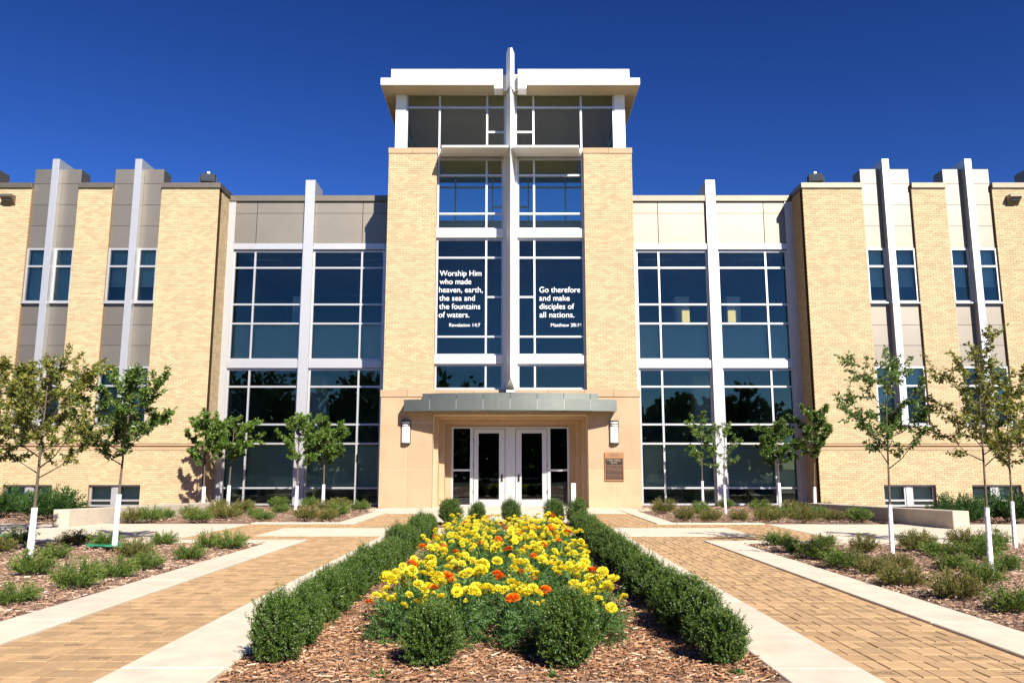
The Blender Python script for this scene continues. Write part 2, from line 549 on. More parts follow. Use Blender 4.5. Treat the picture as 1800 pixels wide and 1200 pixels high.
slabs('bed_front_edging', strip_x(XL0 + .006, XR0 - .006, 4.10, 4.70, 1.63), top=.020)

def bed(name, pts, z=0.0, amp=0.018, step=0.16):
    xs = [p[0] for p in pts]; ys = [p[1] for p in pts]
    nx = max(2, int((max(xs) - min(xs)) / step)); ny = max(2, int((max(ys) - min(ys)) / step))
    V = []
    for j in range(ny + 1):
        for i in range(nx + 1):
            x = min(xs) + (max(xs) - min(xs)) * i / nx
            y = min(ys) + (max(ys) - min(ys)) * j / ny
            V.append((x, y, z + random.uniform(-amp, amp)))
    F = [(j * (nx + 1) + i, j * (nx + 1) + i + 1, (j + 1) * (nx + 1) + i + 1, (j + 1) * (nx + 1) + i) for j in range(ny) for i in range(nx)]
    me = quads_mesh(name, V, F)
    return tag(link(name, me, 'soil'), kind='structure')

def rect(x0, x1, y0, y1):
    return [(x0, y0), (x1, y0), (x1, y1), (x0, y1)]

bed('centre_bed', rect(XL0, XR0, 4.7, 15.1))
bed('rear_bed', rect(XL1 + .3, XR1 - .2, 17.1, 19.2))
bed('left_front_bed', rect(-14.0, XL3, 3.0, 13.62), step=.25)
bed('right_front_bed', rect(XR3, 14.0, 3.0, 13.42), step=.25)
bed('left_back_bed', rect(-10.4, XL2 - .45, 18.86, 28.36), z=-.02, step=.3)
bed('right_back_bed', rect(XR2 + .45, 10.4, 18.66, 28.36), z=-.02, step=.3)
bed('left_wing_bed', rect(-22, -10.4, 18.45, 27.2), z=-.03, step=.4)
bed('right_wing_bed', rect(10.4, 22, 18.3, 27.2), z=-.03, step=.4)

def mulch(name, regions, m, size=1.0):
    Vs, Fs, Rn, b = [], [], [], 0
    for (x0, x1, y0, y1, dens) in regions:
        n = int((x1 - x0) * (y1 - y0) * dens)
        P = np.stack([rng.uniform(x0, x1, n), rng.uniform(y0, y1, n), rng.uniform(-.002, .028, n)], 1)
        a = rng.uniform(0, math.pi, n)
        ln = rng.gamma(3.0, .0125, n).clip(.015, .11) * size
        wd = rng.uniform(.005, .014, n) * size
        tl = rng.normal(0, .16, n)
        big = rng.random(n) < .004
        ln[big] *= 1.8; wd[big] *= 2.0
        D = np.stack([np.cos(a) * np.cos(tl), np.sin(a) * np.cos(tl), np.sin(tl)], 1)
        S = np.stack([-np.sin(a), np.cos(a), rng.normal(0, .3, n)], 1)
        e0, e1 = P - D * ln[:, None] / 2, P + D * ln[:, None] / 2
        up = np.array([0, 0, 1.0]) * (wd[:, None] * .55)
        s_ = S * wd[:, None] / 2
        V = np.stack([e0 - s_, e0 + up, e0 + s_, e1 - s_ * .7, e1 + up * .8, e1 + s_ * .7], 1).reshape(-1, 3)
        i0 = np.arange(n)[:, None] * 6 + b
        F = np.concatenate([i0 + np.array([0, 3, 4, 1]), i0 + np.array([1, 4, 5, 2])], 1).reshape(-1, 4)
        Vs.append(V); Fs.append(F); b += 6 * n
        Rn.append(np.repeat(rng.beta(1.6, 1.9, n), 2))
    me = quads_mesh(name, np.concatenate(Vs), np.concatenate(Fs), np.concatenate(Rn))
    o = link(name, me, m)
    return o

tag(mulch('wood_mulch', [(XL0 + .02, XR0 - .02, 4.72, 6.6, 2600), (XL0 + .02, XR0 - .02, 6.6, 9.0, 1500), (XL0 + .02, XR0 - .02, 9.0, 15.05, 700), (XL1 + .35, XR1 - .25, 17.15, 19.1, 300)], 'chip'),
    'shredded brown bark mulch covering the centre flower bed', 'mulch', kind='stuff')
tag(mulch('wood_mulch', [(-9.0, XL3 - .02, 6.2, 9.5, 900), (-11.5, XL3 - .02, 9.5, 13.6, 520), (-10.2, XL2 - .5, 18.9, 27.0, 150), (-14, -9.8, 18.5, 22, 90)], 'chip_grey', 1.15),
    'shredded bark mulch covering the planting beds left of the walk', 'mulch', kind='stuff')
tag(mulch('wood_mulch', [(XR3 + .02, 9.0, 6.2, 9.5, 900), (XR3 + .02, 11.5, 9.5, 13.4, 520), (XR2 + .5, 10.2, 18.7, 27.0, 150), (9.6, 14, 18.4, 22, 90)], 'chip_grey', 1.15),
    'shredded bark mulch covering the planting beds right of the walk', 'mulch', kind='stuff')

# ------------------------------------------------------------------ the building
BLD = thing('academic_building', 'yellow brick hall with central glazed tower, tall cross, glass links and brick wings', 'building', (0, 0, 0))
BLD.location = (0, T, 0)
BINV = Matrix.Translation((0, -T, 0))
class Bd:                                   # parent helper: parts are built in world coordinates
    pass
def adopt(o, parent):
    o.parent = parent
    o.matrix_parent_inverse = BINV if parent is BLD else Matrix.Identity(4)
    return o
def part(o):
    return adopt(o, BLD)
def PB(name, m, x0, x1, y0, y1, z0, z1, bevel=0.0):
    return part(B(name, m, None, x0, x1, y0, y1, z0, z1, bevel))

BL, BH, BG, BP = 0.2035, 0.0677, 0.010, 0.007
def brick_boxes_front(rects, Y):
    out = []
    for (x0, x1, z0, z1) in rects:
        n = int(round((z1 - z0) / BH))
        if n < 1:
            continue
        h = (z1 - z0) / n
        for i in range(n):
            za, zb = z0 + i * h + BG / 2, z0 + (i + 1) * h - BG / 2
            off = (round(za / BH) % 2) * BL / 2
            k = math.floor((x0 - off) / BL)
            while off + k * BL < x1:
                a, b = max(x0, off + k * BL + BG / 2), min(x1, off + (k + 1) * BL - BG / 2)
                k += 1
                if b - a < .02:
                    continue
                out.append((a, b, za, zb))
    return out

BRICKS_MADE = [0]
_bm = {}
def brick_wall(rects, Y, depth=.25, singles=0, name='brick_wall'):
    mb = MB()
    for (x0, x1, z0, z1) in rects:
        mb.box(x0, x1, Y + BP, Y + depth, z0, z1)
    w = part(mb.build(name, 'mortar'))
    bs = brick_boxes_front(rects, Y)
    V, F, RN = [], [], []
    bs.sort(key=lambda q: q[2])
    for (a, b, c, d) in bs:
        y = Y + random.uniform(-.0012, .0012)
        if singles > 0 and b - a > .19:
            singles -= 1
            key = (round(b - a, 3), round(d - c, 4))
            if key not in _bm:
                hx, hz = key[0] / 2, key[1] / 2
                e = .003
                v = [(-hx, .05, -hz), (hx, .05, -hz), (hx, .05, hz), (-hx, .05, hz), (-hx, e, -hz), (hx, e, -hz), (hx, e, hz), (-hx, e, hz),
                     (-hx + e, 0, -hz + e), (hx - e, 0, -hz + e), (hx - e, 0, hz - e), (-hx + e, 0, hz - e)]
                f = [(8, 9, 10, 11)]
                for i in range(4):
                    j = (i + 1) % 4
                    f += [(i, j, 4 + j, 4 + i), (4 + i, 4 + j, 8 + j, 8 + i)]
                _bm[key] = MB().add(v, f).mesh('brick')
                _bm[key].materials.append(M['brick_one'])
            o = link('brick', _bm[key], None, w, ((a + b) / 2, y, (c + d) / 2))
            BRICKS_MADE[0] += 1
            continue
        k = len(V)
        V += [(a, Y + BP + .002, c), (b, Y + BP + .002, c), (b, Y + BP + .002, d), (a, Y + BP + .002, d), (a, y, c), (b, y, c), (b, y, d), (a, y, d)]
        F += [(k + 4, k + 5, k + 6, k + 7)] + [(k + q, k + (q + 1) % 4, k + 4 + (q + 1) % 4, k + 4 + q) for q in range(4)]
        RN += [random.random()] * 5
    o = link('bricks', quads_mesh('bricks', V, F, RN), 'brick', w)
    tag(o, kind='stuff')
    return w

def brick_side(x, y0, y1, z0, z1, sgn, name='side_brick_wall'):
    """brick face in the plane x = const, facing sgn * X"""
    mb = MB().box(x - sgn * BP, x - sgn * .2, y0 + .008, y1, z0, z1)
    w = part(mb.build(name, 'mortar'))
    V, F, RN = [], [], []
    for (a, b, c, d) in brick_boxes_front([(y0, y1, z0, z1)], 0):
        k = len(V)
        xi, xo = x - sgn * (BP + .002), x
        pts = [(a, c), (b, c), (b, d), (a, d)]
        V += [(xi, p, q) for p, q in pts] + [(xo, p, q) for p, q in pts]
        F += [(k + 4, k + 5, k + 6, k + 7)] + [(k + q, k + (q + 1) % 4, k + 4 + (q + 1) % 4, k + 4 + q) for q in range(4)]
        RN += [random.random()] * 5
    if F:
        tag(link('bricks', quads_mesh('bricks', V, F, RN), 'brick', w), kind='stuff')
    return w

def window(name, Y, cols, frame='silver', glass='glass', bar=.065, dep=.11, setb=.055, parts=True):
    """cols: list of (x0, x1, [z0, z1, ...]); bars centred on the lines; panes between"""
    mb = MB()
    xs = sorted(set([c[0] for c in cols] + [c[1] for c in cols]))
    zlo, zhi = min(c[2][0] for c in cols), max(c[2][-1] for c in cols)
    for x in xs:
        mb.box(x - bar / 2, x + bar / 2, Y, Y + dep, zlo - bar / 2, zhi + bar / 2)
    for (x0, x1, zs) in cols:
        for z in zs:
            mb.box(x0 + bar / 2, x1 - bar / 2, Y + .004, Y + dep - .004, z - bar / 2 + .001, z + bar / 2 - .001)
    fr = part(mb.build(name, frame))
    for (x0, x1, zs) in cols:
        for a, b in zip(zs[:-1], zs[1:]):
            hx, hz = (x1 - x0 - bar) / 2, (b - a - bar) / 2
            pn = B('pane', glass, fr, -hx, hx, 0, .012, -hz, hz, loc=((x0 + x1) / 2, Y + setb, (a + b) / 2))
            pn.rotation_euler = (random.gauss(0, .003), 0, random.gauss(0, .003))
    return fr

def text_mesh(body, width=None, size=.25):
    cu = bpy.data.curves.new('lettering', 'FONT')
    cu.body = body
    cu.size = size
    cu.extrude = .001
    cu.offset = 0.0
    o = bpy.data.objects.new('lettering_tmp', cu)
    COL.objects.link(o)
    dg = bpy.context.evaluated_depsgraph_get()
    me = bpy.data.meshes.new_from_object(o.evaluated_get(dg))
    bpy.data.objects.remove(o)
    co = np.empty(len(me.vertices) * 3, np.float32)
    me.vertices.foreach_get('co', co)
    co = co.reshape(-1, 3)
    if width:
        w = co[:, 0].max() - co[:, 0].min()
        co[:, 0] = (co[:, 0] - co[:, 0].min()) * width / w
        me.vertices.foreach_set('co', co.ravel())
    me.update()
    return me

def mesh_width(me):
    xs_ = [v.co.x for v in me.vertices]
    return max(xs_) - min(xs_)

def letter(body, x, z, Y, width, size, m, parent):
    full = mesh_width(text_mesh(body, None, size))
    k = width / full
    done = ''
    for wd in body.split(' '):
        done = (done + ' ' + wd) if done else wd
        w = mesh_width(text_mesh(wd, None, size))
        x0 = (mesh_width(text_mesh(done, None, size)) - w) * k
        o = link('lettering', text_mesh(wd, w * k, size), m, parent)
        o.location = (x + x0, Y, z)
        o.rotation_euler = (R(90), 0, 0)

OPEN = 2.49
# --- tower: stone base
for s in (-1, 1):
    PB('stone_backing', 'stone_back', s * (OPEN + .004), s * 4.17, T + .005, T + 2.6, 0, 3.52)
    for (z0, z1) in ((0.0, 1.213), (1.213, 2.687), (2.687, 3.535)):
        for (a, b) in ((OPEN, 3.335), (3.335, 4.19)):
            PB('stone_panel', 'stone', s * (a + .004), s * (b - .004), T, T + .1, z0 + .004, z1 - .004, .004)
for i in range(4):
    a = -OPEN + i * (2 * OPEN / 4)
    PB('stone_panel', 'stone', a + .004, a + 2 * OPEN / 4 - .004, T + .002, T + .1, 2.955, 3.53, .004)
PB('lintel_backing', 'stone_back', -OPEN, OPEN, T + .05, T + .56, 2.958, 3.5)
xs = [-4.21, -3.335, -2.4, -1.2, 0, 1.2, 2.4, 3.335, 4.21]
for a, b in zip(xs[:-1], xs[1:]):
    PB('stone_course', 'stone', a + .003, b - .003, T - .025, T + .26, 3.537, 3.765, .006)
# stepped portal
HW = [OPEN, 2.36, 2.19, 1.99]
HZ = [2.955, 2.875, 2.76, 2.68]
for i in (1, 2, 3):
    y0, y1 = T + .5 * i, T + .5 * (i + 1) + .1
    for s in (-1, 1):
        PB('portal_jamb', 'stone', s * HW[i], s * (HW[i - 1] + .06), y0, y1, 0, HZ[i - 1] + .02, .004)
    PB('portal_head', 'stone', -HW[i] + .003, HW[i] - .003, y0 + .003, y1, HZ[i], HZ[i] + .35, .004)

# --- doors
fr = MB()
yD = DR
def dbar(x0, x1, z0, z1, mb=None, y0=DR, y1=DR + .12):
    (mb or fr).box(x0, x1, y0, y1, z0, z1)
dbar(-1.99, -1.93, 0, 2.66); dbar(1.93, 1.99, 0, 2.66)
dbar(-1.93, 1.93, 2.60, 2.66, y0=DR + .003)
dbar(-1.36, -1.25, 0, 2.60); dbar(1.25, 1.36, 0, 2.60)
dbar(-.17, .17, 0, 2.60)
for s in (-1, 1):
    dbar(s * 1.36, s * 1.93, 1.165, 1.235, y0=DR + .003)
    dbar(s * 1.36, s * 1.93, 0, .06, y0=DR + .003)
door_frame = part(fr.build('door_frame', 'silver'))
for s in (-1, 1):
    for (z0, z1) in ((.06, 1.165), (1.235, 2.60)):
        B('pane', 'glass_door', door_frame, s * 1.36, s * 1.93, DR + .06, DR + .072, z0, z1)
    d = MB()
    x0, x1 = .185, 1.235
    g0, g1 = .38, 1.08
    y0, y1 = DR + .03, DR + .085
    d.box(s * x0, s * g0, y0, y1, .015, 2.585); d.box(s * g1, s * x1, y0, y1, .015, 2.585)
    d.box(s * g0, s * g1, y0 + .002, y1, .015, .23); d.box(s * g0, s * g1, y0 + .002, y1, 2.44, 2.585)
    dr = part(d.build('door', 'silver'))
    B('pane', 'glass_door', dr, s * g0, s * g1, y0 + .02, y0 + .03, .23, 2.44)
    MB().box(s * g0, s * g1, y0 + .05, y0 + .08, .905, .945).build('push_bar', 'silver', dr)
    hb = MB()
    hb.box(s * .255, s * .315, y0 - .012, y0, .82, 1.06)
    hb.tube([(s * .285, y0, .84), (s * .285, y0 - .07, .86), (s * .285, y0 - .07, 1.02), (s * .285, y0, 1.04)], [.012] * 4, 6)
    hb.build('handle', 'dark', dr)
    for z in (.42, 1.3, 2.15):
        B('hinge', 'dark', dr, s * 1.236, s * 1.262, y0 - .03, y0, z, z + .12)
    B('lobby_seat', 'room_dark', dr, s * .5, s * 1.1, DR + 3.0, DR + 3.6, 0, .45)
nt = B('notice', 'yellow', door_frame, .62, .76, DR + .09, DR + .094, 1.27, 1.41)

# --- tower: brick piers, bands, glazing
brick_wall([(-4.125, -OPEN, 3.767, 11.82)], T, .25, singles=150)
brick_wall([(OPEN, 4.125, 3.767, 11.82)], T, .25, singles=150)
for s in (-1, 1):
    PB('brick_reveal', 'brick_one', s * (OPEN + .001), s * 2.7, T + .24, G + .3, 3.767, 11.98)
    brick_side(s * 4.125, T + .02, L, 3.767, 11.82, s)
    PB('tower_side_wall', 'brick_one', s * 3.93, s * 4.1, T + .25, 34.38, 0, 11.98)
    for (a, b) in ((OPEN - .02, 3.335), (3.335, 4.145)):
        PB('stone_cap', 'stone', s * (a + .003), s * (b - .003), T - .025, T + .5, 11.823, 12.02, .006)
    PB('stone_cap', 'stone', s * 3.95, s * 4.145, T + .504, 34.4, 11.823, 12.02, .006)
BAYS = (-1, 1)
MX, EX = .81, .235
for s in BAYS:
    PB('spandrel_band', 'white', s * EX, s * OPEN, G - .10, G + .16, 8.925, 9.225, .004)
    PB('spandrel_band', 'white', s * EX, s * OPEN, G - .10, G + .16, 4.645, 4.92, .004)
    PB('window_head', 'silver', s * EX, s * OPEN, G - .02, G + .16, 11.775, 12.02)
    PB('window_sill', 'silver', s * EX, s * OPEN, G - .12, G + .16, 3.768, 3.80)
PB('centre_mullion', 'white', -EX + .002, EX - .002, G - .06, G + .2, 3.768, 12.02)
tower_windows = {}
def bay_cols(s, outer, mid_extra=None):
    a, b, c = s * (EX + .03), s * MX, s * (OPEN - .03)
    inner = sorted(outer + (mid_extra or []))
    cl = [(min(a, b), max(a, b), inner), (min(b, c), max(b, c), outer)]
    return sorted(cl, key=lambda q: q[0])
for s in BAYS:
    window('window', G, bay_cols(s, [9.26, 9.79, 11.155, 11.735]), 'silver', 'glass_clear')
    tower_windows[s] = window('window', G, bay_cols(s, [4.955, 5.56, 8.25, 8.875], [6.9]), 'silver', 'glass')
    window('window', G, bay_cols(s, [3.835, 4.61]), 'silver', 'glass')
TX = G + .05
w = tower_windows[-1]
for body, x, z, wd, sz in (('Worship Him', -2.37, 7.634, 1.40, .272), ('who made', -2.37, 7.350, 1.06, .272), ('heaven, earth,', -2.385, 7.068, 1.46, .272),
                           ('the sea and', -2.375, 6.785, 1.19, .272), ('the fountains', -2.375, 6.502, 1.37, .272), ('of waters.', -2.385, 6.218, 1.02, .272),
                           ('Revelation 14:7', -2.03, 5.905, 1.03, .165)):
    letter(body, x, z, TX, wd, sz, 'vinyl', w)
w = tower_windows[1]
for body, x, z, wd, sz in (('Go therefore', .975, 7.068, 1.37, .272), ('and make', .975, 6.785, 1.01, .272), ('disciples of', .975, 6.502, 1.16, .272),
                           ('all nations.', .975, 6.218, 1.16, .272), ('Matthew 28:19', 1.35, 5.905, 1.03, .165)):
    letter(body, x, z, TX, wd, sz, 'vinyl', w)

# --- lantern storey
YB = 34.12
lx = [-3.58, -2.445, -.80, -.19, .19, .80, 2.445, 3.58]
zl = [12.06, 13.62, 14.13]
for (Y, bk) in ((G, False), (YB, True)):
    cols = []
    for a, b in zip(lx[:-1], lx[1:]):
        if abs(a) < .2 and abs(b) < .2:
            continue
        narrow = (abs(a) < .85 and abs(b) < .85)
        cols.append((a, b, sorted(zl + ([12.72] if narrow else []))))
    window('lantern_window', Y, cols, 'silver', 'glass_clear')
    PB('lantern_mullion', 'white', -.155, .155, Y - .02, Y + .16, 12.022, 14.16)
    for s in (-1, 1):
        PB('lantern_column', 'white', s * 3.615, s * 3.97, Y - .03, Y + .32, 12.022, 14.085, .005)
def side_window(x):
    mb = MB()
    ys = [G + .32, 28.1, 29.75, 31.4, 33.05, YB - .03]
    for y in ys:
        mb.box(x - .05, x + .05, y - .03, y + .03, 12.03, 14.12)
    for a, b in zip(ys[:-1], ys[1:]):
        for z in zl:
            mb.box(x - .046, x + .046, a + .03, b - .03, z - .03, z + .03)
    fr_ = part(mb.build('lantern_window', 'silver'))
    for a, b in zip(ys[:-1], ys[1:]):
        for z0, z1 in zip(zl[:-1], zl[1:]):
            B('pane', 'glass_clear', fr_, x - .006, x + .006, a + .03, b - .03, z0 + .03, z1 - .03)
side_window(-3.85); side_window(3.85)
PB('tower_back_wall', 'room', -3.93, 3.93, 34.15, 34.38, 0, 12.02)
PB('atrium_floor', 'room', -3.92, 3.92, G + .165, 34.14, 8.93, 9.18)
PB('atrium_floor', 'room', -3.92, 3.92, G + .165, 34.14, 4.65, 4.88)
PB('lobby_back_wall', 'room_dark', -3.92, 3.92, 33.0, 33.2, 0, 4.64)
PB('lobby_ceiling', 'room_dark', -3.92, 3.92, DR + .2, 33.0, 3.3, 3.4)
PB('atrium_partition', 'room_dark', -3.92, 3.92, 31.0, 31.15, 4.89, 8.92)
# --- roof
RF, RB_ = 25.45, 34.85
rb = MB()
for s in (-1, 1):
    rb.box(s * .26, s * 4.40, RF, RF + .45, 14.09, 14.34)
rb.box(-4.40, 4.40, RF + .45, RB_, 14.092, 14.338)
roof = part(rb.build('roof', 'white', bevel=.006))
ub = MB()
for s in (-1, 1):
    ub.box(s * .26, s * 4.05, RF + .03, RF + .45, 14.341, 14.67)
ub.box(-4.05, 4.05, RF + .45, RB_ - .35, 14.341, 14.668)
ub.build('roof_upstand', 'white', roof)
for s in (-1, 1):
    B('fascia_bracket', 'white', roof, s * .262, s * .55, RF + .01, RF + .5, 13.965, 14.088)
B('roof_flashing', 'silver', roof, -4.07, 4.07, RF + .46, RB_ - .34, 14.672, 14.70)
sf = MB().box(-4.38, -.27, RF + .02, RF + .46, 14.075, 14.088).box(.27, 4.38, RF + .02, RF + .46, 14.075, 14.088).box(-4.38, 4.38, RF + .46, RB_ - .05, 14.075, 14.089)
sf.build('soffit', 'cream', roof)
# --- cross: V-nosed prism standing proud of the tower
def cross():
    hw, yr, yb = .165, 25.10, G - .07
    zt, zb = 15.34, 3.72
    y1 = 25.62                                       # above the roof the blade is shallower
    k = hw
    v = [(-k, yb, zb), (k, yb, zb), (0, yr, zb + .36), (-k, yb, 13.9), (k, yb, 13.9), (0, yr, 13.9),
         (-.14, y1, 13.9), (.14, y1, 13.9), (-.14, y1, zt - .02), (.14, y1, zt - .02), (0, yr, zt - .10), (-.06, yr + .2, zt + .03), (.06, yr + .2, zt + .03), (0, y1 - .1, zt + .05)]
    f = [(0, 2, 5, 3), (2, 1, 4, 5), (0, 1, 2), (1, 0, 3, 4), (3, 5, 4),
         (6, 5, 10, 11, 8), (5, 7, 9, 12, 10), (7, 6, 8, 9), (11, 10, 13), (10, 12, 13), (8, 11, 13), (12, 9, 13), (9, 8, 13)]
    c = part(MB().add(v, f).build('cross', 'white'))
    c['label'] = 'tall white cross with a pointed front edge rising above the roof'
    for s in (-1, 1):
        x0, x1 = s * .06, s * 2.26
        xb = s * 2.40
        zf, zk = 11.71, 11.80
        v = [(x0, yr, zf), (x1, yr, zf), (xb, G - .06, zk), (x0, G - .06, zk), (x0, yr, zf + .07), (x1, yr, zf + .07), (xb, G - .06, zk + .19), (x0, G - .06, zk + .19)]
        f = [(0, 3, 2, 1), (4, 5, 6, 7), (0, 1, 5, 4), (1, 2, 6, 5), (2, 3, 7, 6), (3, 0, 4, 7)]
        MB().add(v, f if s > 0 else [q[::-1] for q in f]).build('cross_arm', 'white', c)
    MB().box(-.13, .13, 25.12, 25.52, 3.61, 3.69).box(-.09, .09, 25.2, 25.44, 3.44, 3.612).build('cross_foot', 'white', c, bevel=.01)
cross()
# --- canopy with a bowed front of eight panels
def bow(x):
    return .52 + .50 * (1 - (x / 3.38) ** 2)
cx = [-3.38 + i * .845 for i in range(9)]
def canopy():
    core = MB()
    pts = [(-3.36, T - .01)] + [(x, T - bow(x) + .012) for x in np.linspace(-3.36, 3.36, 33)] + [(3.36, T - .01)]
    core.prism(pts, 3.06, 3.385)
    pts = [(-2.78, T - .03)] + [(x, T - bow(x) + .30) for x in np.linspace(-2.78, 2.78, 13)] + [(2.78, T - .03)]
    core.prism(pts, 3.384, 3.59)
    c = part(core.build('canopy', 'silver'))
    for a, b in zip(cx[:-1], cx[1:]):
        a2, b2 = a + .009, b - .009
        n = 4
        xs_ = [a2 + (b2 - a2) * i / n for i in range(n + 1)]
        fronts = [(x, T - bow(x)) for x in xs_]
        MB().prism([(a2, T - .012)] + fronts + [(b2, T - .012)], 3.035, 3.40).build('canopy_panel', 'zinc', c)
        u0, u1 = max(a2, -2.80), min(b2, 2.80)
        if u1 - u0 > .1:
            xs_ = [u0 + (u1 - u0) * i / n for i in range(n + 1)]
            MB().prism([(u0, T - .03)] + [(x, T - bow(x) + .26) for x in xs_] + [(u1, T - .03)], 3.402, 3.605).build('canopy_top_panel', 'zinc', c)
canopy()

# --- glazed links either side of the tower
ZU = [5.105, 6.40, 7.10, 8.457, 9.07]
ZL = [.03, .59, 2.12, 2.79, 4.125, 4.735]
for s in (-1, 1):
    def X(a, b):
        return (min(s * a, s * b), max(s * a, s * b))
    PB('link_fin', 'silver', *X(7.17, 7.53), L - .16, L + .12, 0, 11.74, .006)
    PB('link_fin_back', 'silver', *X(7.175, 7.525), L + .123, L + 1.0, 10.7, 11.735)
    PB('end_pier', 'silver', *X(10.07, 10.44), L - .07, L + .2, 0, 10.945, .006)
    PB('end_pier', 'silver', *X(4.13, 4.565), L - .07, L + .2, 0, 9.36, .006)
    for (a, b) in ((4.568, 7.168), (7.532, 10.068)):
        PB('spandrel_band', 'silver', *X(a, b), L - .09, L + .14, 9.125, 9.35, .005)
        PB('spandrel_band', 'silver', *X(a, b), L - .09, L + .14, 4.78, 5.065, .005)
    for (a, b, c) in ((4.60, 5.40, 7.14), (7.565, 9.29, 10.04)):
        for zz in (ZU, ZL):
            cols = sorted([(min(s * a, s * b), max(s * a, s * b), zz), (min(s * b, s * c), max(s * b, s * c), zz)])
            window('window', L, cols, 'silver', 'glass')
        for (p, q) in ((a, b), (b, c)):
            PB('spandrel_board', 'board', *X(p + .02, q - .02), L + .20, L + .24, 5.07, 6.40)
            PB('spandrel_board', 'board', *X(p + .02, q - .02), L + .20, L + .24, .62, 2.12)
    for (a, b) in ((4.14, 5.405), (5.42, 7.165), (7.535, 9.285), (9.30, 10.065)):
        PB('wall_panel', 'panel', *X(a + .003, b - .003), L - .035, L + .04, 9.358, 10.495, .003)
        PB('wall_panel', 'panel', *X(a + .003, b - .003), L - .035, L + .04, 10.507, 10.945, .003)
    PB('panel_backing', 'dark', *X(4.135, 10.06), L - .01, L + .3, 9.356, 10.95)
    for (a, b) in ((4.135, 7.168), (7.532, 10.44)):
        PB('coping', 'cap', *X(a, b), L - .11, L + .45, 10.95, 11.17, .006)
    PB('link_roof', 'cap', *X(4.13, 10.4), L + .455, L + 8.0, 10.9, 11.05)
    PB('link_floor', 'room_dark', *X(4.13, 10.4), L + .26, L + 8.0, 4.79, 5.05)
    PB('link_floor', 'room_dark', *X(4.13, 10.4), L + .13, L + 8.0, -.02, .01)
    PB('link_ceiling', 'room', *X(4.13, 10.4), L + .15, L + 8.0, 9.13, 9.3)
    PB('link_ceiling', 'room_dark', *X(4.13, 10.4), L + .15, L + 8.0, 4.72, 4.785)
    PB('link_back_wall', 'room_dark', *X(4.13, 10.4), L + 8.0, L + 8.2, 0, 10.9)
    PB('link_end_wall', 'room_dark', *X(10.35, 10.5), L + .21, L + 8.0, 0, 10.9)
    for (a, n0) in ((6.28, 6.52), (8.22, 8.26)) if s > 0 else ((7.75, None),):
        col = PB('interior_column', 'room', *X(a, a + .52), L + 1.5, L + 2.0, 5.06, 7.72)
        if n0:
            B('lamp_panel', 'lamp_panel', col, n0, n0 + .27, L + 1.46, L + 1.495, 6.72, 7.17)
    PB('interior_column', 'room', *X(6.9, 7.8), L + 1.6, L + 2.2, .015, 4.7)
    for k in range(3):
        PB('ceiling_light', 'room', *X(4.9 + 1.9 * k, 6.1 + 1.9 * k), L + 1.2, L + 1.5, 9.06, 9.125)

